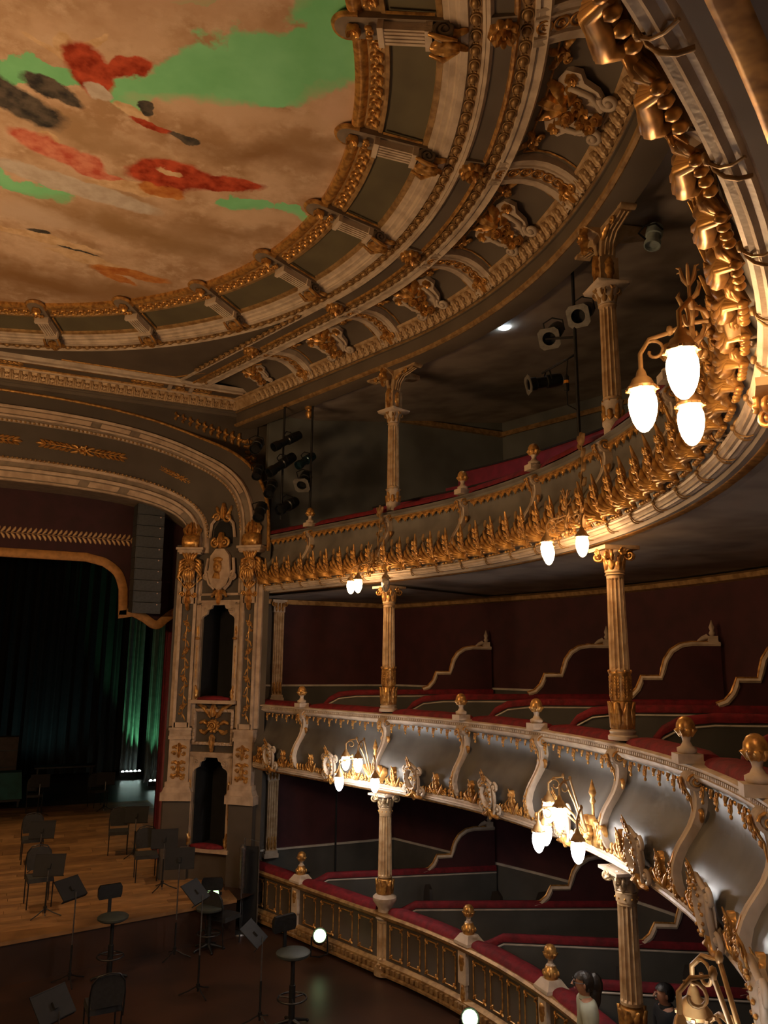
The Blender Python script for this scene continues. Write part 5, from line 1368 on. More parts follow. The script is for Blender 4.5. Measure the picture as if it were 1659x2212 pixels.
def cap_mesh():
    mb = MB(); mb.lathe([(0.075, 0.115), (0.078, 0.13), (0.06, 0.15), (0.05, 0.175), (0.03, 0.19), (0.022, 0.22), (0.012, 0.235)], 12)
    for i in range(8): mb.ell(0.014, 0.014, 0.012, (0.074*math.cos(i*PI/4), 0.074*math.sin(i*PI/4), 0.12), 5, 3)
    return mb.mesh('gallery_cap', GOLDD)
CAPM = cap_mesh()
def back3(mb):
    # leaf cluster on the front with a tall sprig above
    for k in range(5): frond(mb, [((k-2)*0.03, -0.10), ((k-2)*0.09, 0.08), ((k-2)*0.12, 0.26-0.03*abs(k-2))], 0.07, 0.06, 3, 2, 10, y0=0.05, curl=0.06)
    mb.tube([(0, 0.06, 0.2), (0.02, 0.05, 0.45), (-0.01, 0.03, 0.75), (0.0, 0.03, 0.98)], [0.02, 0.014, 0.010, 0.008], 5)
    for k in range(6):
        z = 0.40+0.09*k; s = 1 if k % 2 else -1
        frond(mb, [(0, z), (s*0.05, z+0.04), (s*0.06, z+0.10)], 0.025, 0.03, 2, 2, 6, y0=0.03)
    for s in (-1, 0, 1): frond(mb, [(0, 0.90), (s*0.05, 0.98), (s*0.07, 1.07-0.03*abs(s))], 0.03, 0.03, 2, 2, 7, y0=0.03)
    for k in range(6): mb.ell(0.03, 0.03, 0.03, (0.07*math.cos(k), 0.12, 0.05+0.06*math.sin(k)), 6, 4)
ME_B3 = m_of(back3, 'back_leaves', GOLDD)
def back2(mb):
    for k in range(5): frond(mb, [((k-2)*0.04, -0.12), ((k-2)*0.10, 0.04), ((k-2)*0.13, 0.20-0.03*abs(k-2))], 0.07, 0.05, 3, 2, 10, y0=0.05, curl=0.05)
    mb.tube([(0, 0.06, 0.15), (0.0, 0.06, 0.4), (0.0, 0.06, 0.55)], [0.02, 0.014, 0.008], 5)
    mb.lathe([(0.01, 0.30), (0.035, 0.34), (0.02, 0.38), (0.045, 0.43), (0.03, 0.48), (0.004, 0.57)], 8, M=T(0, 0.06, 0))
    rosette(mb, 0.09, 0.06, 6, M=T(0, 0.12, 0.02))
ME_B2 = m_of(back2, 'back_leaves', GOLD)
def sprig(mb):
    mb.tube([(0, 0, -0.05), (0.015, 0, 0.15), (-0.01, 0, 0.32), (0, 0, 0.50)], [0.03, 0.022, 0.016, 0.012], 6)
    for k in range(8):
        t = k*2.4; z = 0.02+0.05*k
        mb.tube([(0, 0, z), (0.05*math.cos(t), 0.05*math.sin(t), z+0.03), (0.075*math.cos(t), 0.075*math.sin(t), z+0.08), (0.06*math.cos(t), 0.06*math.sin(t), z+0.11)], [0.012, 0.018, 0.013, 0.004], 6)
    for k in range(6):
        t = k*PI/3; mb.tube([(0, 0, 0.46), (0.04*math.cos(t), 0.04*math.sin(t), 0.52), (0.055*math.cos(t), 0.055*math.sin(t), 0.57), (0.08*math.cos(t), 0.08*math.sin(t), 0.57)], [0.010, 0.014, 0.010, 0.004], 6)
    for k in range(7): mb.ell(0.028, 0.028, 0.028, (0.06*math.cos(k*0.9), 0.06*math.sin(k*0.9), -0.02+0.012*k), 7, 5)
ME_SPRIG = m_of(sprig, 'leaf_sprig', GOLDD)
def lamp_cluster(s, zt, tier, label, unlit=()):
    zc = (6.50 if tier == 3 else 3.0)
    M0 = F(s, 0.0, 0.0)
    r = root('wall_lamp', label, 'lamp', (M0 @ Vector((0, 0.35, zt-1.0))), 'globe lamp clusters on the balcony fronts')
    put('back_leaves', ME_B3 if tier == 3 else ME_B2, F(s, -0.28+(DO3 if tier == 3 else DO2), zt-0.98), r)
    if tier == 3: gl = [(0.0, 0.68, 6.39), (0.43, 0.47, 6.41), (-0.45, 0.46, 6.39)]
    else: gl = [(0.31, 0.62, 3.48), (-0.02, 0.64, 3.48), (0.52, 0.58, 3.19), (0.30, 0.76, 3.17), (-0.43, 0.64, 3.22)]
    if tier == 3: put('sprig', ME_SPRIG, M0 @ T(0, 0.42, 6.62) @ S(0.8, 0.8, 0.9), r)
    for i, (x, y, z) in enumerate(gl):
        st = Vector((x*0.12, 0.34, zt-0.95)); top = z+0.235
        hi = max(top+0.16, zt-0.98)
        pts = [st, st.lerp(Vector((x*0.45, y*0.8, hi)), 0.5)+Vector((0, 0, 0.02)), Vector((x*0.6, 0.34+(y-0.34)*0.55, hi)), Vector((x*0.88, y-0.05, hi-0.02)), Vector((x, y, top+0.08)), Vector((x, y, top))]
        mb = MB(); mb.tube(pts, 0.012, 6)
        d = Vector((x, y-0.34, 0)).normalized()
        sp = [(x*0.8+d.x*0.07*math.cos(a)*(1-a/9), 0.34+(y-0.34)*0.8+d.y*0.07*math.cos(a)*(1-a/9), hi-0.09+0.07*math.sin(a)*(1-a/9)) for a in [0.9+0.5*k for k in range(12)]]
        mb.tube(sp, 0.009, 5); mb.ell(0.02, 0.02, 0.03, (x*0.6, 0.34+(y-0.34)*0.55, hi+0.01), 6, 4)
        arm = put('arm', mb.mesh('arm', GOLDD), M0, r)
        Mg = M0 @ T(x, y, z); put('gallery_cap', CAPM, Mg, arm)
        put('globe', GM[0] if i in unlit else GM[tier], Mg, arm)
    return r
LAMPS = [3.38, -1.87, -7.45]
wh = ['one bay from the stage', 'at the second column', 'at the third column']
for k, s in enumerate(LAMPS):
    lamp_cluster(s, ZT3, 3, 'amber three-globe lamp on the upper balcony front '+wh[k], (2,) if k == 0 else ())
    lamp_cluster(s if k != 2 else -7.8, ZT2, 2, 'white five-globe lamp on the middle balcony front '+wh[k], (0, 2) if k == 2 else ())

# ---------------------------------------------------------------- box partitions
OG2 = [(2.36, 4.63), (2.48, 4.67), (2.58, 4.77), (2.63, 4.87), (2.66, 4.95), (2.95, 4.95), (2.98, 5.05), (3.03, 5.20), (3.13, 5.34), (3.28, 5.43), (3.45, 5.46), (3.88, 5.46)]
OG1 = [(2.36, 1.25), (2.48, 1.28), (2.58, 1.36), (2.63, 1.45), (2.66, 1.51), (2.95, 1.51), (2.98, 1.60), (3.03, 1.74), (3.13, 1.87), (3.28, 1.96), (3.45, 1.99), (3.88, 1.99)]
def partition(s, Q, tier, label):
    p, n, t = plan(s, 0.12); p = Vector((p.x, p.y, 0)); Q = Vector((Q[0], Q[1], 0)); u = (Q-p).normalized(); L = (Q-p).length; k = L/3.9; v = Vector((-u.y, u.x, 0))
    zf, zl = (3.38, 4.58) if tier == 2 else (FLOOR_Z, 1.25)
    og = [(l*k, z) for l, z in (OG2 if tier == 2 else OG1)]
    rt = root('box_partition', label, 'partition', (p.x, p.y, zf), 'partitions between the boxes')
    def P(l, z, x=0.0):
        q = p+u*l+v*x; return Vector((q.x, q.y, z))
    if tier == 2: low = [(0.22, zf), (0.22, 4.15), (0.26, 4.30), (0.36, 4.42), (0.55, 4.52), (0.9, 4.56), (L, zl)]
    else: low = [(0.1, zf), (0.1, 1.12), (0.18, 1.14), (0.42, 1.25), (0.55, zl), (L, zl)]
    def slab_(pts, zb, th, mt, name, parent):
        mb = MB(); rows = []
        for (r, z) in pts: rows.append([P(r, zb, -th), P(r, z, -th), P(r, z, th), P(r, zb, th)])
        mb.grid(rows, cap=True); return put(name, mb.mesh(name, mt), None, parent)
    slab_(low, zf, 0.03, DADO, 'lower_panel', rt)
    slab_(og, zl-0.02, 0.028, WALLRED, 'upper_panel', rt)
    for x in (-0.035, 0.035):
        mb = MB(); mb.tube([P(r, z-0.085, x) for r, z in low[1:]], 0.014, 5); put('white_trim', mb.mesh('white_trim', WHITE), None, rt)
    mb = MB(); rows = []
    for (r, z) in low[1:]:
        rows.append([P(r, z-0.05, -0.05), P(r, z+0.01, -0.055), P(r, z+0.045, -0.03), P(r, z+0.045, 0.03), P(r, z+0.01, 0.055), P(r, z-0.05, 0.05)])
    mb.grid(rows, cap=True); put('cushion', mb.mesh('cushion', VELVET), None, rt)
    mb = MB(); rows = []
    for i, (r, z) in enumerate(og):
        a = og[max(i-1, 0)]; b = og[min(i+1, len(og)-1)]; tr, tz = b[0]-a[0], b[1]-a[1]; l = math.hypot(tr, tz) or 1
        nr, nz = tz/l, -tr/l
        rows.append([P(r+nr*0.05, z+nz*0.05, -0.04), P(r+nr*0.02, z+nz*0.02, -0.055), P(r-nr*0.01, z-nz*0.01, -0.04), P(r-nr*0.01, z-nz*0.01, 0.04), P(r+nr*0.02, z+nz*0.02, 0.055), P(r+nr*0.05, z+nz*0.05, 0.04)])
    mb.grid(rows, cap=True); tr_ = put('ogee_trim', mb.mesh('ogee_trim', CREAM), None, rt)
    mb = MB(); mb.tube([P(r-0.012, z+0.012, 0.0) for r, z in og], 0.018, 5); put('gilt_bead', mb.mesh('gilt_bead', GOLD), None, tr_)
    mb = MB(); q = p+u*(L-0.12); Mf = Matrix(((u.x, v.x, 0, q.x), (u.y, v.y, 0, q.y), (0, 0, 1, og[-1][1]), (0, 0, 0, 1)))
    mb.box(0.14, 0.09, 0.10, (0, 0, 0.05)); mb.lathe([(0.03, 0.10), (0.05, 0.14), (0.03, 0.18), (0.045, 0.23), (0.025, 0.28), (0.004, 0.34)], 8)
    mb.tube([(-0.07, 0, 0.09), (-0.15, 0, 0.06), (-0.22, 0, 0.02)], [0.045, 0.035, 0.015], 6)
    put('finial', mb.mesh('finial', CREAM), Mf, rt)
ords = ['first from the stage', 'second from the stage', 'third from the stage', 'fourth from the stage', 'fifth from the stage', 'sixth from the stage']
for k, (s, Q) in enumerate(((5.65, (11.15, 13.68)), (3.38, (11.93, 10.9)), (1.5, (12.05, 8.65)), (-0.3, (11.92, 6.85)), (-2.08, (11.55, 5.05)), (-3.86, (10.85, 3.35)))):
    partition(s, Q, 2, 'scroll-topped partition between middle tier boxes, '+ords[k])
    partition(s, Q, 1, 'scroll-topped partition between lowest tier boxes, '+ords[k])
# thin black pole in the lowest tier box
mb = MB(); mb.tube([(8.55, 15.6, FLOOR_Z), (8.55, 15.6, 2.98)], 0.022, 6); tag(put('pole', mb.mesh('pole', BLACKM)), 'thin black pole in the lowest box nearest the stage', 'pole')
# dark chairs in the boxes
DWOOD = mat('dark_chair_wood', (0.025, 0.018, 0.014), 0.5, scale=10)
def boxchair_parts():
    a = MB(); a.box(0.44, 0.42, 0.06, (0, 0, 0.45))
    b = MB(); b.prism([(-0.20, 0.50), (0.20, 0.50), (0.21, 0.85), (0.15, 0.98), (0.0, 1.03), (-0.15, 0.98), (-0.21, 0.85)], 0.17, 0.22, M=T(0, 0.02, 0) @ RX(-0.06))
    l = MB(); l.box(0.04, 0.04, 0.44, (0, 0, 0.22))
    return a.mesh('seat', DWOOD), b.mesh('backrest', DWOOD), l.mesh('leg', DWOOD)
BC = boxchair_parts()
def boxchair(s, d, zf, rot, label):
    M = F(s, d, zf) @ RZ(rot)
    r = root('box_chair', label, 'chair', M.to_translation(), 'dark chairs in the boxes')
    put('seat', BC[0], M, r); put('backrest', BC[1], M, r)
    for x in (-0.19, 0.19):
        for y in (-0.18, 0.18): put('leg', BC[2], M @ T(x, y, 0), r)
for s, d, zf, rot, lb in ((4.0, 1.5, 3.38, 2.6, 'dark chair in the middle tier box behind the column'), (2.9, 1.9, 3.38, 2.7, 'dark chair in the middle tier under the first scrolled partition'), (2.2, 2.7, 3.38, 3.2, 'dark chair against the middle tier wall between two partitions'), (1.1, 2.1, 3.38, 2.8, 'dark chair in the middle tier under the second scrolled partition'), (-0.5, 2.0, 3.38, 2.8, 'dark chair in the middle tier under the third scrolled partition'), (-2.9, 1.5, 3.38, 2.9, 'dark chair in the middle tier, behind the near finial'),
                          (4.0, 1.3, FLOOR_Z, 2.6, 'dark chair in the lowest box behind the finial nearest the stage'), (2.9, 1.9, FLOOR_Z, 2.7, 'dark chair in the lowest tier by the foot of the scrolled partition'), (2.4, 2.5, FLOOR_Z, 3.0, 'dark chair in the lowest tier, middle of three by the wall'), (2.0, 3.0-0.2, FLOOR_Z, 3.1, 'dark chair in the lowest tier, last of three by the wall'), (0.0, 1.0, FLOOR_Z, 2.6, 'dark chair in the lowest tier behind the second finial'), (-0.3, 1.9, FLOOR_Z, 2.8, 'dark chair in the lowest tier, in the middle box'), (-1.35, 1.0, FLOOR_Z, 2.7, 'dark chair in the lowest tier behind the third finial'), (-1.9, 1.8, FLOOR_Z, 2.8, 'dark chair in the lowest tier beside the near column')):
    boxchair(s, d, zf, rot, lb)
# ---------------------------------------------------------------- top gallery
def bench(label, d, s0, s1, z0, z1):
    mb = MB(); sweep(mb, [(d, z0), (d, z1), (d+0.06, z1), (d+0.06, z0)], s0, s1, 0.25, closed=True)
    p, _, _ = plan((s0+s1)/2, d); r = put('gallery_bench', mb.mesh('gallery_bench', VELV2)); tag(r, label, 'bench', 'red gallery benches')
    mb = MB(); sweep(mb, [(d-0.02, z1), (d-0.02, z1+0.03), (d+0.08, z1+0.03), (d+0.08, z1)], s0, s1, 0.25, closed=True); put('cap_rail', mb.mesh('cap_rail', BLACKM), None, r)
    mb = MB(); sweep(mb, [(d-0.36, z1-0.42), (d-0.36, z1-0.36), (d, z1-0.36), (d, z1-0.42)], s0, s1, 0.25, closed=True); put('seat', mb.mesh('seat', VELV2), None, r)
VELV2 = mat('maroon_bench_cloth', (0.20, 0.012, 0.035), 0.7, scale=5)
bench('lower red bench row right behind the top gallery rail', 0.75, 4.6, 0.4, 6.85, 8.12)
bench('upper red bench row behind the lower one in the top gallery', 1.65, 3.15, -0.3, 6.85, 8.74)
# ledge moulding and doorway on the gallery wall
mb = MB(); sweep(mb, [(6.18, 10.95), (6.08, 10.93), (6.08, 11.05), (6.18, 11.08)], SA, SB, 0.5); mb.box(7, 0.12, 0.12, (10.55, END_Y-0.05, 11.0)); put('cornice_moulding', mb.mesh('cornice_moulding', GOLDD), None, w3)
Md = F(0.2, 6.15, 6.85)
mb = MB(); mb.box(1.5, 0.06, 2.9, (0, 0.05, 1.45)); dr = put('door_1', mb.mesh('door_1', BLACK), Md); tag(dr, 'dark doorway at the rear of the top gallery', None, None, 'structure')
mb = MB(); mb.box(0.12, 0.12, 3.0, (0.8, 0.06, 1.5)); mb.box(0.12, 0.12, 3.0, (-0.8, 0.06, 1.5)); mb.box(1.72, 0.12, 0.12, (0, 0.06, 3.0)); put('door_frame', mb.mesh('door_frame', GALWALL), Md, dr)

# ---------------------------------------------------------------- the great chandelier over the stalls (unseen, added as main light for the ceiling)
ch = root('chandelier', 'large unseen brass ring chandelier with warm globes, added over the stalls to light the ceiling', 'chandelier', (0, CY, 6.0))
a = MB(); a.tube([(0, CY, 6.6), (0, CY, 11.4)], 0.03, 6); put('chain', a.mesh('chain', GOLDD), None, ch)
a = MB(); a.lathe([(0.05, 5.75), (0.14, 5.9), (0.10, 6.1), (0.22, 6.35), (0.08, 6.6), (0.03, 6.75)], 16, M=T(0, CY, 0)); put('stem', a.mesh('stem', GOLDD), None, ch)
a = MB(); a.tube([(0.95*math.cos(2*PI*i/32), CY+0.95*math.sin(2*PI*i/32), 6.15) for i in range(33)], 0.035, 6, cap=False); put('ring', a.mesh('ring', GOLDD), None, ch)
CHG = emat('chandelier_glass', (1.0, 0.60, 0.28), CHANDELIER_POWER); a = MB(); a.ell(0.085, 0.085, 0.10, (0, 0, 0.12), 6, 4); ME_CHG = a.mesh('globe', CHG)
a = MB(); a.tube([(0, 0, 0), (0.45, 0, -0.12), (0.95, 0, 0)], 0.016, 5); ME_CHA = a.mesh('arm', GOLDD)
for k in range(16):
    t = 2*PI*k/16; m = put('arm', ME_CHA, T(0, CY, 6.15) @ RZ(t), ch); put('globe', ME_CHG, T(0.95*math.cos(t), CY+0.95*math.sin(t), 6.16), m)
# ---------------------------------------------------------------- stage furniture
CHB = mat('charcoal_chair_fabric', (0.030, 0.031, 0.033), 0.75, scale=20)
def chair_meshes():
    seat = MB(); seat.box(0.44, 0.44, 0.07, (0, 0, 0.46), t=0.94)
    back = MB(); poly = [(-0.19, 0.56), (0.19, 0.56), (0.21, 0.70), (0.20, 0.84), (0.14, 0.92), (0.06, 0.945), (-0.06, 0.945), (-0.14, 0.92), (-0.20, 0.84), (-0.21, 0.70)]
    back.prism(poly, 0.20, 0.245, M=RX(-0.10))
    fr = MB(); fr.tube([(-0.21, 0.24, 0.42), (-0.22, 0.235, 0.70), (-0.20, 0.24, 0.86), (-0.13, 0.25, 0.95), (0, 0.255, 0.975), (0.13, 0.25, 0.95), (0.20, 0.24, 0.86), (0.22, 0.235, 0.70), (0.21, 0.24, 0.42)], 0.011, 6, M=RX(-0.10))
    leg = MB(); leg.tube([(0, 0, 0), (0, 0, 0.44)], 0.011, 6)
    return seat.mesh('seat', CHB), back.mesh('backrest', CHB), fr.mesh('back_frame', BLACKM), leg.mesh('leg', BLACKM)
CHM = chair_meshes()
def chair(x, y, z, rz, label):
    M = T(x, y, z) @ RZ(rz); r = root('stage_chair', label, 'chair', (x, y, z), 'stackable chairs on the stage', None, rz)
    put('seat', CHM[0], M, r); put('backrest', CHM[1], M, r); put('back_frame', CHM[2], M, r)
    for sx in (-0.20, 0.20):
        for sy, sl in ((-0.19, 0.06), (0.20, -0.08)): put('leg', CHM[3], M @ T(sx, sy-sl*0.3, 0) @ RX(sl), r)
for x, y, rz, lb in ((3.05, 15.95, 0.10, 'black chair on the stage front, nearest the apron edge'), (2.93, 19.3, 0.05, 'black chair on the stage, second from the apron behind a music stand'), (2.98, 25.4, 0.0, 'dark folding chair far back on the stage beside the teal cloth'), (4.72, 25.6, 0.35, 'dark chair far back on the stage near the green drapes'), (4.72, 19.4, -0.10, 'black round-backed chair standing alone mid-stage'), (5.02, 16.95, -0.05, 'black chair on the stage beside the proscenium pilaster')):
    chair(x, y, STAGE_Z, rz, lb)
chair(3.85, 11.75, FLOOR_Z, PI+0.05, 'grey-backed metal framed chair on the dark floor, seen from behind')
chair(6.12, 14.75, FLOOR_Z, 2.2, 'grey chair on the dark floor against the splayed wall')
DESKB = mat('matt_black_desk', (0.010, 0.010, 0.011), 0.75, scale=10)
def stand_meshes():
    d = MB(); d.box(0.50, 0.012, 0.34, (0, 0, 0.17)); d.box(0.50, 0.06, 0.012, (0, 0.03, 0.0)); d.box(0.05, 0.03, 0.08, (0, -0.02, 0.15)); d.box(0.50, 0.02, 0.012, (0, 0.0, 0.34))
    p = MB(); p.tube([(0, 0, 0.12), (0, 0, 1.0)], 0.011, 6)
    p2 = MB(); p2.tube([(0, 0, 0.05), (0, 0, 0.55)], 0.016, 8); p2.lathe([(0.03, 0.10), (0.03, 0.16)], 8)
    l = MB(); l.tube([(0, 0, 0.13), (0, 0.14, 0.06), (0, 0.28, 0.012)], 0.010, 5)
    return d.mesh('desk', DESKB), p.mesh('upper_tube', STEEL), p2.mesh('lower_tube', BLACKM), l.mesh('leg', BLACKM)
STM = stand_meshes()
def stand(x, y, z, rz, h, tilt, label):
    M = T(x, y, z) @ RZ(rz); r = root('music_stand', label, 'music stand', (x, y, z), 'black orchestra music stands', None, rz)
    put('lower_tube', STM[2], M, r); put('upper_tube', STM[1], M @ T(0, 0, h-1.0), r); put('desk', STM[0], M @ T(0, 0, h-0.08) @ RX(-tilt), r)
    for k in range(3): put('leg', STM[3], M @ RZ(2*PI*k/3+0.4), r)
for x, y, z, rz, h, ti, lb in ((3.16, 15.25, STAGE_Z, -0.25, 0.72, 0.35, 'music stand on the stage in front of the chair nearest the apron'), (3.08, 18.5, STAGE_Z, -0.20, 0.70, 0.35, 'music stand on the stage in front of the second chair'), (5.02, 18.9, STAGE_Z, -0.3, 0.80, 0.3, 'music stand leaning before the round-backed chair mid-stage'), (5.22, 16.1, STAGE_Z, -0.15, 0.82, 0.25, 'music stand before the chair beside the pilaster'), (3.08, 24.7, STAGE_Z, 0.0, 0.85, 0.3, 'music stand far back on the stage by the teal cloth'), (4.85, 24.9, STAGE_Z, -0.2, 0.8, 0.3, 'music stand far back on the stage near the green drapes'),
                               (3.55, 13.95, FLOOR_Z, 0.75, 1.32, 0.75, 'tilted music stand in front of the apron, beside the tall stool'), (5.22, 14.4, FLOOR_Z, -0.25, 1.48, 0.12, 'tall music stand at the apron corner below the pilaster'), (5.30, 12.75, FLOOR_Z, 0.9, 1.40, 0.8, 'music stand with tilted desk on the dark floor centre'), (5.90, 11.45, FLOOR_Z, 1.0, 1.12, 0.85, 'music stand with wide desk on the dark floor before the lowest boxes'), (3.24, 10.45, FLOOR_Z, 0.7, 0.95, 0.7, 'music stand at the bottom edge beside the grey-backed chair')):
    stand(x, y, z, rz, h, ti, lb)
def stool(x, y, z, rz, h, label, back=True):
    M = T(x, y, z) @ RZ(rz); r = root('drum_stool', label, 'stool', (x, y, z), 'tall round stools', None, rz)
    a = MB(); a.lathe([(0.005, h-0.07), (0.19, h-0.07), (0.235, h-0.045), (0.24, h-0.015), (0.22, h), (0.0, h+0.005)], 20); put('seat', a.mesh('seat', STF), M, r)
    a = MB(); a.lathe([(0.045, 0.05), (0.045, h*0.55), (0.03, h*0.56), (0.03, h-0.06)], 10); put('column', a.mesh('column', BLACKM), M, r)
    a = MB(); a.tube([(0.20*math.cos(t), 0.20*math.sin(t), h*0.38) for t in [2*PI*i/20 for i in range(21)]], 0.014, 5, cap=False)
    for k in range(3): a.tube([(0.03*math.cos(k*2.1), 0.03*math.sin(k*2.1), h*0.38), (0.2*math.cos(k*2.1), 0.2*math.sin(k*2.1), h*0.38)], 0.010, 5)
    put('foot_ring', a.mesh('foot_ring', STEELD), M, r)
    for k in range(5):
        a = MB(); q = 2*PI*k/5; a.tube([(0.03*math.cos(q), 0.03*math.sin(q), 0.09), (0.27*math.cos(q), 0.27*math.sin(q), 0.03)], [0.03, 0.016], 6); a.ell(0.025, 0.025, 0.022, (0.27*math.cos(q), 0.27*math.sin(q), 0.022), 6, 4); put('foot', a.mesh('foot', BLACKM), M, r)
    if back:
        a = MB(); a.box(0.05, 0.025, 0.32, (0, 0.22, h+0.10)); put('back_post', a.mesh('back_post', BLACKM), M, r)
        a = MB(); poly = [(-0.17, h+0.20), (0.17, h+0.20), (0.19, h+0.25), (0.19, h+0.36), (0.16, h+0.41), (-0.16, h+0.41), (-0.19, h+0.36), (-0.19, h+0.25)]; a.prism(poly, 0.21, 0.27); put('backrest', a.mesh('backrest', BLACKM), M, r)
STF = mat('stool_vinyl', (0.045, 0.055, 0.050), 0.6, scale=12); STEELD = mat('dark_steel', (0.08, 0.08, 0.085), 0.4, 0.8, scale=20)
stool(4.12, 14.1-0.3, FLOOR_Z, 0.2, 0.95, 'tall round stool with square backrest in front of the apron')
stool(5.82, 14.55, FLOOR_Z, -0.3, 0.70, 'tall stool with low back at the apron corner, behind music stands')
stool(6.28, 11.2, FLOOR_Z, 0.3, 0.96, 'green seated tall stool before the lowest boxes')
# teal cloth covered cart, table and grand piano shape at the far left of the stage
TEAL = mat('teal_cloth', (0.010, 0.10, 0.105), 0.7, scale=4)
r = root('covered_cart', 'cart under a teal cloth at the back of the stage', 'cart', (2.25, 26.6, STAGE_Z))
a = MB(); a.box(1.0, 0.7, 0.75, (0, 0, 0.62), t=0.85); put('cloth', a.mesh('cloth', TEAL), T(2.15, 26.6, STAGE_Z), r)
a = MB(); a.box(0.9, 0.6, 0.06, (0, 0, 0.2)); put('shelf', a.mesh('shelf', BLACKM), T(2.15, 26.6, STAGE_Z), r)
for sx in (-0.4, 0.4):
    for sy in (-0.25, 0.25):
        a = MB(); a.box(0.05, 0.05, 0.26, (0, 0, 0.13)); put('leg', a.mesh('leg', BLACKM), T(2.15+sx, 26.6+sy, STAGE_Z), r)
r = root('stage_table', 'long low table in the shadow at the back of the stage', 'table', (3.9, 29.5, STAGE_Z))
a = MB(); a.box(1.9, 0.7, 0.05, (0, 0, 0.74)); put('table_top', a.mesh('table_top', BLACKM), T(3.9, 29.5, STAGE_Z), r)
for sx in (-0.85, 0.85):
    for sy in (-0.28, 0.28):
        a = MB(); a.box(0.05, 0.05, 0.72, (0, 0, 0.36)); put('leg', a.mesh('leg', BLACKM), T(3.9+sx, 29.5+sy, STAGE_Z), r)
r = root('stage_flat', 'pale upright stage flat at the left edge behind the teal cloth', 'panel', (1.95, 27.5, STAGE_Z))
a = MB(); a.box(0.7, 0.5, 1.9, (0, 0, 0.95)); put('flat_body', a.mesh('flat_body', mat('faded_board', (0.10, 0.075, 0.065), 0.8, scale=5)), T(2.05, 27.9, STAGE_Z), r)
for k in range(3):
    a = MB(); a.box(0.72, 0.02, 0.04, (0, -0.26, 0.5+0.5*k)); put('batten', a.mesh('batten', BLACKM), T(2.05, 27.9, STAGE_Z), r)
# LED bars lighting the drapes green
LEDG = emat('green_led', (0.25, 1.0, 0.45), 30.0); LEDW = emat('led_white', (0.75, 1.0, 0.9), 45.0)
def led_bar(x, y, n, label, power):
    r = root('led_uplight', label, 'stage light', (x, y, STAGE_Z), 'green LED uplights')
    a = MB(); a.box(0.16*n, 0.16, 0.16, (0, 0, 0.10)); put('housing', a.mesh('housing', BLACKM), T(x, y, STAGE_Z), r)
    for k in range(n):
        a = MB(); a.lathe([(0.0, 0.0), (0.055, 0.0), (0.05, 0.012), (0.0, 0.016)], 10); put('lens', a.mesh('lens', LEDW), T(x+0.15*(k-(n-1)/2), y, STAGE_Z+0.18) @ RX(0.9), r)
    l = bpy.data.lights.new('led_beam', 'SPOT'); l.energy = power; l.color = (0.22, 1.0, 0.42); l.spot_size = R_(48); l.spot_blend = 0.8; l.shadow_soft_size = 0.06
    o = bpy.data.objects.new('led_beam', l); COL.objects.link(o); o.parent = r
    o.matrix_basis = T(0, 0.02, 0.22) @ RX(PI-0.28)
led_bar(6.34, 31.7, 5, 'bar of five bright LEDs under the farther green drape', 420)
led_bar(6.78, 29.0, 2, 'pair of bright LEDs under the green drape by the red curtain', 260)
SPK = mat('charcoal_speaker', (0.045, 0.050, 0.054), 0.6, scale=20)
# line array loudspeaker hanging beside the arch
arr = root('line_array', 'tall hanging column of black loudspeaker boxes beside the pelmet', 'loudspeaker', (4.66, 17.3, 6.05))
for k in range(10):
    zc = 8.36-0.235*k; tilt = 0.012*k*k*0.3
    M = T(4.66+0.002*k, 17.30-0.0015*k*k, zc) @ RZ(0.08) @ RX(0.012*k)
    a = MB(); a.box(0.58, 0.45, 0.226, (0, 0, 0)); c = put('speaker_box', a.mesh('speaker_box', SPK if 'SPK' in globals() else BLACKM), M, arr)
    a = MB(); a.box(0.54, 0.015, 0.20, (0, -0.23, 0)); put('grille', a.mesh('grille', SPK), M, c)
    a = MB(); a.ell(0.016, 0.012, 0.016, (0.20, -0.245, 0.08), 6, 4); put('badge', a.mesh('badge', mat('pale_badge', (0.6, 0.42, 0.36), 0.5) if k == 0 else bpy.data.materials['pale_badge']), M, c)
a = MB(); a.box(0.5, 0.5, 0.06, (0, 0, 8.52)); a.tube([(0, 0, 8.52), (0, 0, 8.95)], 0.02, 5); put('rigging_frame', a.mesh('rigging_frame', BLACKM), T(4.66, 17.28, 0), arr)
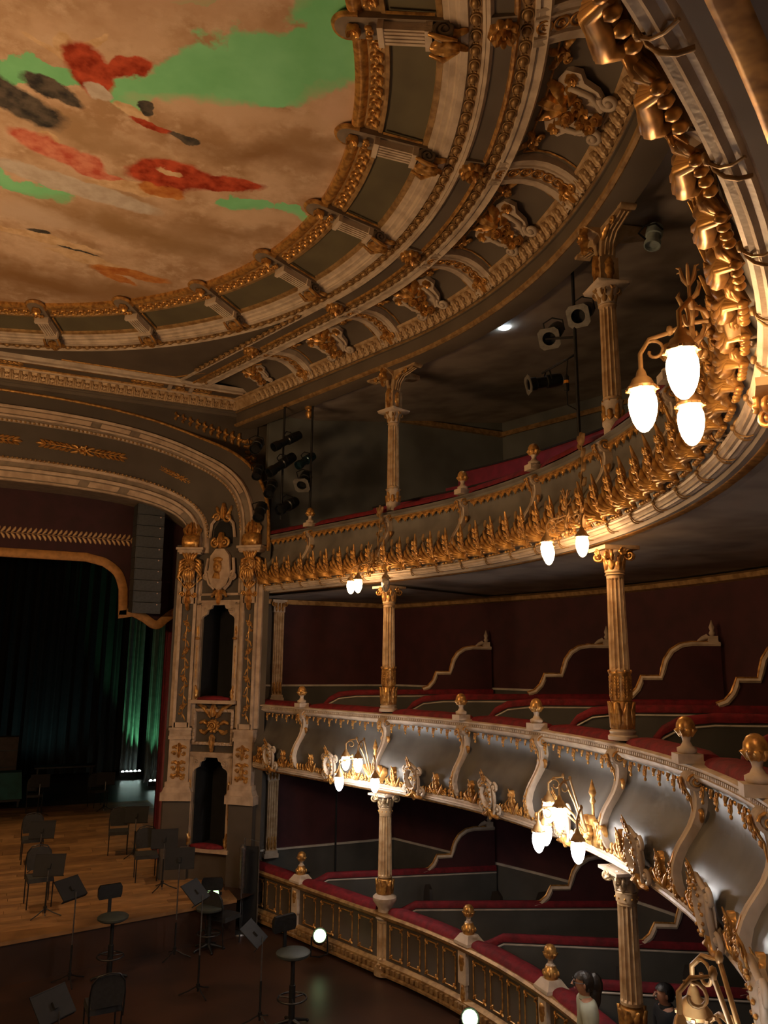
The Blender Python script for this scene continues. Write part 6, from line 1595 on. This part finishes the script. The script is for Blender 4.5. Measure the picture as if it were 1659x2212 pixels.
# ---------------------------------------------------------------- lighting gear
CANB = mat('black_lamp_housing', (0.018, 0.020, 0.022), 0.35, 0.4, scale=15)
FRAMEM = mat('grey_filter_frame', (0.20, 0.19, 0.17), 0.5, 0.3, scale=15)
def spot_fixture(loc, aim, L, rad, label, frame=True, mt=None, group='stage spotlights on the top gallery'):
    loc = Vector(loc); d = (Vector(aim)-loc).normalized(); M = T(*loc) @ d.to_track_quat('Z', 'Y').to_matrix().to_4x4()
    r = root('spotlight', label, 'spotlight', loc, group)
    a = MB(); a.lathe([(rad*0.5, -L*0.5), (rad*0.9, -L*0.46), (rad, -L*0.3), (rad, -L*0.02), (rad*0.8, 0.0), (rad*0.8, L*0.3), (rad*0.98, L*0.32), (rad*0.98, L*0.5), (rad*0.85, L*0.5), (rad*0.80, L*0.36)], 14); put('housing', a.mesh('housing', mt or CANB), M, r)
    a = MB(); a.tube([(-rad*1.25, 0, -L*0.1), (-rad*1.25, rad*1.3, -L*0.1), (0, rad*1.8, -L*0.1), (rad*1.25, rad*1.3, -L*0.1), (rad*1.25, 0, -L*0.1)], 0.012, 5); put('yoke', a.mesh('yoke', CANB), M, r)
    if frame:
        a = MB(); w = rad*1.35; n = 16
        pts = [(w*c, w*s_) for c, s_ in ((1, 1), (-1, 1), (-1, -1), (1, -1))]
        outer = []; inner = []
        for i in range(n):
            t = 2*PI*(i+0.5)/n; k = w/max(abs(math.cos(t)), abs(math.sin(t))); outer.append(Vector((k*math.cos(t), k*math.sin(t), L*0.53))); inner.append(Vector((rad*0.85*math.cos(t), rad*0.85*math.sin(t), L*0.53)))
        a.grid([outer, inner, [p+Vector((0, 0, 0.015)) for p in inner], [p+Vector((0, 0, 0.015)) for p in outer]], cu=True, cv=True); put('filter_frame', a.mesh('filter_frame', FRAMEM), M, r)
    return r
def pole(pts, label, rad=0.024):
    a = MB(); a.tube(pts, rad, 8); return tag(put('lighting_pole', a.mesh('lighting_pole', BLACKM)), label, 'pole', 'lighting poles in the top gallery')

a_ = root('led_uplight', 'dim unseen teal wash light added to lift the black backdrop', 'stage light', (3.2, 31.9, STAGE_Z), 'green LED uplights')
m_ = MB(); m_.box(0.5, 0.16, 0.14, (0, 0, 0.09)); put('housing', m_.mesh('housing', BLACKM), T(3.2, 31.9, STAGE_Z), a_)
l_ = bpy.data.lights.new('wash_beam', 'SPOT'); l_.energy = 45; l_.color = (0.35, 0.9, 0.85); l_.spot_size = R_(130); l_.spot_blend = 1.0; l_.shadow_soft_size = 0.2  # unseen wash, added to lift the black behind the stage
o_ = bpy.data.objects.new('wash_beam', l_); COL.objects.link(o_); o_.parent = a_; o_.matrix_basis = T(0, 0, 0.25) @ RX(PI-0.35)
pole([(9.05, 8.01, 6.9), (9.05, 8.01, 10.6)], 'tall lighting pole on the top gallery beside the second column')
AIM = Vector((1.5, 15.0, 2.0))
spot_fixture((9.25, 8.05, 9.98), (7.6, 6.9, 8.7), 0.60, 0.115, 'black spotlight with diamond filter frame, highest on the gallery pole')
spot_fixture((9.22, 8.70, 9.93), (7.8, 7.6, 8.6), 0.62, 0.115, 'black spotlight with tilted filter frame beside the gallery pole')
spot_fixture((9.18, 8.88, 9.22), (6.5, 9.8, 8.6), 0.5, 0.10, 'black spotlight with thin edge-on filter frame, lowest on the gallery pole')
a = MB(); a.tube([(9.05, 8.01, 9.55), (9.0, 8.6, 9.75)], 0.018, 6); a.tube([(9.05, 8.01, 9.3), (9.02, 8.75, 9.28)], 0.018, 6)
tag(put('cross_arm', a.mesh('cross_arm', BLACKM)), 'short cross arms holding spotlights to the gallery pole', 'bracket')
r = root('cable_plug', 'hanging black plug with orange band on the gallery pole', 'plug', (8.98, 8.08, 8.9))
a = MB(); a.lathe([(0.01, -0.12), (0.035, -0.1), (0.035, 0.1), (0.015, 0.13)], 8); put('plug_body', a.mesh('plug_body', BLACKM), T(8.96, 8.12, 8.9), r)
a = MB(); a.lathe([(0.037, 0.0), (0.037, 0.04)], 8); put('orange_band', a.mesh('orange_band', mat('orange_band', (0.7, 0.28, 0.02), 0.5)), T(8.96, 8.12, 8.9), r)
a = MB(); a.tube([(8.96, 8.12, 9.02), (8.98, 8.1, 9.25), (9.03, 8.03, 9.3)], 0.01, 5); a.tube([(8.96, 8.12, 8.78), (8.99, 8.15, 8.6), (9.03, 8.02, 8.5)], 0.01, 5); put('cable', a.mesh('cable', BLACKM), None, r)
spot_fixture((8.95, 6.35, 10.15), (8.6, 6.3, 9.0), 0.30, 0.10, 'small pale spotlight hanging by the top corbel', False, mat('pale_lamp_housing', (0.30, 0.36, 0.36), 0.5))
# spotlights hung at the stage end of the top gallery
pole([(7.52, 14.75, 7.9), (7.52, 14.75, 10.42)], 'thin lighting pole rising from the finial nearest the stage')
pole([(7.0, 15.05, 8.0), (7.0, 15.05, 10.42)], 'thin black lighting pole next to the arch')
rig = [((6.42, 15.0, 9.48), (5.9, 14.2, 8.6), 0.34, 0.12, 'stubby black spotlight nearest the arch, top left of its cluster'), ((7.05, 14.95, 9.66), (5.9, 14.6, 8.9), 0.78, 0.10, 'long black spotlight at the top of the stage-end cluster'), ((6.95, 14.95, 9.14), (5.8, 14.5, 8.2), 0.80, 0.11, 'long black spotlight in the middle of the stage-end cluster'), ((7.42, 14.8, 9.24), (6.6, 14.4, 8.6), 0.55, 0.095, 'glossy blue-black spotlight on the right of the stage-end cluster'), ((7.42, 14.85, 8.85), (6.9, 14.2, 8.0), 0.42, 0.12, 'black spotlight with grey filter frame in the stage-end cluster'), ((6.75, 15.0, 8.62), (6.4, 14.5, 7.9), 0.42, 0.11, 'upright black spotlight in front of the arch moulding'), ((7.1, 14.95, 8.28), (6.2, 14.4, 7.7), 0.60, 0.12, 'black spotlight at the bottom of the stage-end cluster'), ((6.55, 15.0, 8.12), (6.2, 14.4, 7.3), 0.44, 0.12, 'lowest black spotlight against the arch foot'), ((6.50, 15.15, 8.98), (6.2, 14.6, 8.2), 0.36, 0.10, 'plain black spotlight left of centre in the stage-end cluster')]
GLOSS = mat('glossy_lamp_housing', (0.03, 0.07, 0.085), 0.2, 0.6, scale=10)
for k, (lc, am, L_, rd, lb) in enumerate(rig):
    spot_fixture(lc, am, L_, rd, lb, k == 4, GLOSS if k == 3 else None, 'stage spotlights at the end of the top gallery')
r = root('pendant_boss', 'gilded pendant boss under the ceiling beam nearest the stage', 'ornament', (7.49, 14.9, 10.42))
a = MB(); a.lathe([(0.10, 0.02), (0.10, -0.04), (0.06, -0.06), (0.05, -0.09), (0.085, -0.12), (0.08, -0.18), (0.04, -0.24), (0.005, -0.25)], 12); put('boss', a.mesh('boss', GOLD), T(7.5, 14.9, 10.44), r)
# bright flush lamp in the gallery ceiling
r = root('ceiling_lamp', 'small bright cool-white lamp on the gallery ceiling behind the beam', 'lamp', (9.25, 10.05, 10.6))
a = MB(); a.lathe([(0.10, 0.08), (0.12, 0.0), (0.11, -0.02)], 16); put('lamp_ring', a.mesh('lamp_ring', STEEL), T(9.22, 10.02, 10.62), r)
a = MB(); a.ell(0.12, 0.12, 0.06, (0, 0, 0), 12, 6); put('lamp_bulb', a.mesh('lamp_bulb', emat('cool_lamp', (0.75, 0.92, 1.0), 75.0)), T(9.22, 10.02, 10.59), r)
# ---------------------------------------------------------------- floor lights and clutter
def par(x, y, z, aim, label, lit=True):
    loc = Vector((x, y, z+0.33)); d = (Vector(aim)-loc).normalized(); M = T(*loc) @ d.to_track_quat('Z', 'Y').to_matrix().to_4x4()
    r = root('floor_spotlight', label, 'spotlight', (x, y, z), 'floor spotlights with green lenses')
    a = MB(); a.lathe([(0.03, -0.18), (0.09, -0.15), (0.12, -0.05), (0.125, 0.12), (0.115, 0.12), (0.11, 0.08)], 16); put('housing', a.mesh('housing', BLACKM), M, r)
    a = MB(); a.ell(0.11, 0.11, 0.02, (0, 0, 0.095), 14, 5); put('lens', a.mesh('lens', PARL), M, r)
    a = MB(); a.tube([(0.14, 0, 0.35), (0.15, 0, 0.05), (0, 0.0, 0.02), (-0.15, 0, 0.05), (-0.14, 0, 0.35)], 0.014, 6); put('yoke', a.mesh('yoke', BLACKM), T(x, y, z), r)
PARL = emat('pale_green_lens', (0.62, 1.0, 0.45), 2.6)
par(7.42, 13.3, FLOOR_Z+0.05, (4.2, 3.0, 6.5), 'black floor spotlight with glowing pale green lens by the lowest boxes')
par(8.25, 9.75, FLOOR_Z, (4.5, 1.0, 6.0), 'black floor spotlight glowing green at the bottom edge')
par(6.05, 15.35, FLOOR_Z+0.35, (3.5, 8.0, 3.5), 'black floor spotlight with white-green lens behind the music stands')
r = root('tube_lamp', 'chrome tube lamp on a thin stand beside the lowest boxes', 'lamp', (6.52, 15.15, FLOOR_Z))
a = MB(); a.lathe([(0.04, 0.78), (0.055, 0.80), (0.055, 1.42), (0.07, 1.44), (0.07, 1.50), (0.03, 1.54)], 12); put('tube_body', a.mesh('tube_body', STEEL), T(6.52, 15.15, FLOOR_Z), r)
a = MB(); a.tube([(0, 0, 0.02), (0, 0, 0.8)], 0.012, 6); a.lathe([(0.16, 0.0), (0.15, 0.025), (0.02, 0.04)], 14); put('stand_pole', a.mesh('stand_pole', STEEL), T(6.52, 15.15, FLOOR_Z), r)
r = root('metal_frame', 'thin pale metal frame standing beside the tube lamp', 'frame', (6.7, 15.4, FLOOR_Z))
a = MB(); a.tube([(0, 0, 0.0), (0, 0, 1.6), (0.30, 0.0, 1.55), (0.30, 0, 0.0)], 0.014, 6); put('frame_tube', a.mesh('frame_tube', STEEL), T(6.62, 15.42, FLOOR_Z) @ RZ(-0.6), r)
a = MB(); a.box(0.28, 0.03, 1.4, (0.15, 0.03, 0.75)); put('frame_panel', a.mesh('frame_panel', BLACK), T(6.62, 15.42, FLOOR_Z) @ RZ(-0.6), r)
# ---------------------------------------------------------------- people
def skin_body(name, verts, edges, radii, mt, parent, M, root_i=0, sub=2):
    me = bpy.data.meshes.new(name); me.from_pydata(verts, edges, []); me.update(); me.materials.append(mt)
    o = put(name, me, M, parent)
    md = o.modifiers.new('skin', 'SKIN'); md.use_smooth_shade = True
    for i, rr in enumerate(radii): me.skin_vertices[0].data[i].radius = rr if isinstance(rr, tuple) else (rr, rr)
    for i in range(len(verts)): me.skin_vertices[0].data[i].use_root = (i == root_i)
    s_ = o.modifiers.new('sub', 'SUBSURF'); s_.levels = sub; s_.render_levels = sub
    return o
SKINM = mat('skin', (0.42, 0.22, 0.14), 0.55, col2=(0.36, 0.18, 0.11), scale=6)
HAIRM = mat('dark_hair', (0.012, 0.009, 0.008), 0.45, scale=30, bump=0.3)
def person(x, y, z, face, h, shirt, label, glasses, bun):
    """face: heading of the person (their +Y local)"""
    M = T(x, y, z) @ RZ(face) @ S(h/1.70)
    r = root('person', label, 'person', (x, y, z))
    V = [(0, 0, 0.95), (0, -0.01, 1.12), (0, -0.01, 1.30), (0, -0.015, 1.42), (0, -0.005, 1.475), (0, 0.015, 1.53), (0, 0.03, 1.59), (0, 0.02, 1.655),
         (0.19, -0.02, 1.38), (0.24, 0.0, 1.12), (0.22, 0.12, 0.92), (0.20, 0.20, 0.86), (-0.19, -0.02, 1.38), (-0.24, 0.0, 1.12), (-0.22, 0.12, 0.92), (-0.20, 0.20, 0.86),
         (0.10, 0, 0.86), (0.11, 0.02, 0.48), (0.11, -0.02, 0.08), (0.11, 0.12, 0.04), (-0.10, 0, 0.86), (-0.11, 0.02, 0.48), (-0.11, -0.02, 0.08), (-0.11, 0.12, 0.04)]
    E = [(0, 1), (1, 2), (2, 3), (3, 4), (4, 5), (5, 6), (6, 7), (3, 8), (8, 9), (9, 10), (10, 11), (3, 12), (12, 13), (13, 14), (14, 15), (0, 16), (16, 17), (17, 18), (18, 19), (0, 20), (20, 21), (21, 22), (22, 23)]
    Rr = [(0.15, 0.11), (0.13, 0.10), (0.15, 0.11), (0.12, 0.085), 0.055, (0.062, 0.075), (0.076, 0.095), (0.055, 0.07), 0.06, 0.045, 0.032, 0.035, 0.06, 0.045, 0.032, 0.035, 0.085, 0.06, 0.045, 0.04, 0.085, 0.06, 0.045, 0.04]
    skin_body('body', V, E, Rr, SKINM, r, M)
    # hands: palm and five fingers each
    for sx in (-1, 1):
        a = MB(); a.ell(0.038, 0.045, 0.016, (sx*0.20, 0.235, 0.845), 8, 5)
        for k, ln in enumerate((0.065, 0.075, 0.07, 0.055)): a.tube([(sx*(0.172+0.019*k), 0.26, 0.845), (sx*(0.172+0.019*k), 0.26+ln*0.6, 0.84), (sx*(0.172+0.019*k), 0.26+ln, 0.815)], [0.010, 0.009, 0.007], 6)
        a.tube([(sx*0.17, 0.225, 0.845), (sx*0.145, 0.25, 0.84), (sx*0.138, 0.28, 0.83)], [0.012, 0.010, 0.008], 6)
        put('hand', a.mesh('hand', SKINM), M, r)
    # face
    a = MB(); a.tube([(0, 0.112, 1.625), (0, 0.128, 1.60), (0, 0.140, 1.582), (0, 0.125, 1.572)], [0.008, 0.012, 0.016, 0.006], 6); put('nose', a.mesh('nose', SKINM), M, r)
    for sx in (-1, 1):
        a = MB(); a.ell(0.014, 0.022, 0.032, (sx*0.082, 0.015, 1.59), 6, 5); put('ear', a.mesh('ear', SKINM), M, r)
    a = MB(); a.ell(0.028, 0.012, 0.009, (0, 0.112, 1.545), 8, 4); put('mouth', a.mesh('mouth', mat('lips', (0.30, 0.10, 0.08), 0.5) if 'lips' not in bpy.data.materials else bpy.data.materials['lips']), M, r)
    for sx in (-1, 1):
        a = MB(); a.ell(0.013, 0.008, 0.009, (sx*0.033, 0.116, 1.612), 6, 4); put('eye', a.mesh('eye', BLACKM), M, r)
    # hair shell
    a = MB(); rows = []
    for i in range(9):
        ph = PI/2*1.25*i/8; row = []
        for k in range(20):
            t = 2*PI*k/20; fy = math.sin(t)
            ext = ph*(0.58 if fy > 0.3 else (1.12 if fy < 0 else 0.58+(0.3-fy)*1.8))
            row.append(Vector((0.098*math.sin(ext)*math.cos(t), 0.015+0.122*math.sin(ext)*math.sin(t)-0.01, 1.60+0.118*math.cos(ext))))
        rows.append(row)
    a.grid(rows, cv=True)
    if bun:
        a.ell(0.075, 0.085, 0.12, (0, -0.10, 1.58), 10, 7); a.ell(0.085, 0.07, 0.14, (0, -0.09, 1.48), 10, 7)
    put('hair', a.mesh('hair', HAIRM), M, r)
    sv = V[:4]+[(0, -0.005, 1.455)]+[V[8], V[9], V[12], V[13], V[16], V[20]]
    se = [(0, 1), (1, 2), (2, 3), (3, 4), (3, 5), (5, 6), (3, 7), (7, 8)]
    skin_body('shirt', sv[:9], se, [(0.175, 0.135), (0.16, 0.13), (0.185, 0.14), (0.17, 0.12), (0.085, 0.085), 0.09, 0.068, 0.09, 0.068], shirt, r, M)
    a = MB(); a.lathe([(0.075, 1.44), (0.085, 1.455), (0.072, 1.49), (0.066, 1.485)], 14, M=T(0, -0.005, 0)); put('collar', a.mesh('collar', shirt), M, r)
    tv = [V[0], V[16], V[17], (0.11, -0.02, 0.10), V[20], V[21], (-0.11, -0.02, 0.10)]
    skin_body('trousers', tv, [(0, 1), (1, 2), (2, 3), (0, 4), (4, 5), (5, 6)], [(0.165, 0.12), 0.10, 0.078, 0.07, 0.10, 0.078, 0.07], BLACK, r, M)
    if glasses:
        a = MB()
        for sx in (-1, 1):
            a.tube([(sx*0.036+0.026*math.cos(t), 0.128, 1.612+0.020*math.sin(t)) for t in [2*PI*i/10 for i in range(11)]], 0.0035, 4, cap=False)
            a.tube([(sx*0.062, 0.126, 1.615), (sx*0.088, 0.05, 1.615), (sx*0.086, 0.0, 1.61)], 0.004, 4)
        a.tube([(-0.012, 0.130, 1.615), (0.012, 0.130, 1.615)], 0.0035, 4)
        put('glasses', a.mesh('glasses', BLACKM), M, r)
PALE = mat('pale_sage_shirt', (0.42, 0.45, 0.36), 0.75, scale=6)
person(8.27, 7.32, FLOOR_Z, 1.05, 1.70, PALE, 'person in a pale green shirt and glasses standing before the lowest boxes', True, True)
person(9.08, 7.02, FLOOR_Z+0.02, 1.25, 1.55, BLACK, 'person in dark clothes in the lowest tier box behind the column', False, False)
# ---------------------------------------------------------------- stage lighting overhead
def work_light(x, y, z, aim, e, col, size, label):
    r = spot_fixture((x, y, z), aim, 0.5, 0.16, label, False, None, 'overhead stage spotlights')
    l = bpy.data.lights.new('stage_beam', 'SPOT'); l.energy = e; l.color = col; l.spot_size = R_(size); l.spot_blend = 0.6; l.shadow_soft_size = 0.12
    o = bpy.data.objects.new('stage_beam', l); COL.objects.link(o)
    d = (Vector(aim)-Vector((x, y, z))).normalized()
    o.matrix_world = T(*(Vector((x, y, z))+d*0.30)) @ d.to_track_quat('-Z', 'Y').to_matrix().to_4x4()
work_light(1.2, 19.5, 9.2, (3.0, 19.6, STAGE_Z), 620, (1.0, 0.62, 0.30), 70, 'overhead spotlight lighting the stage planks')
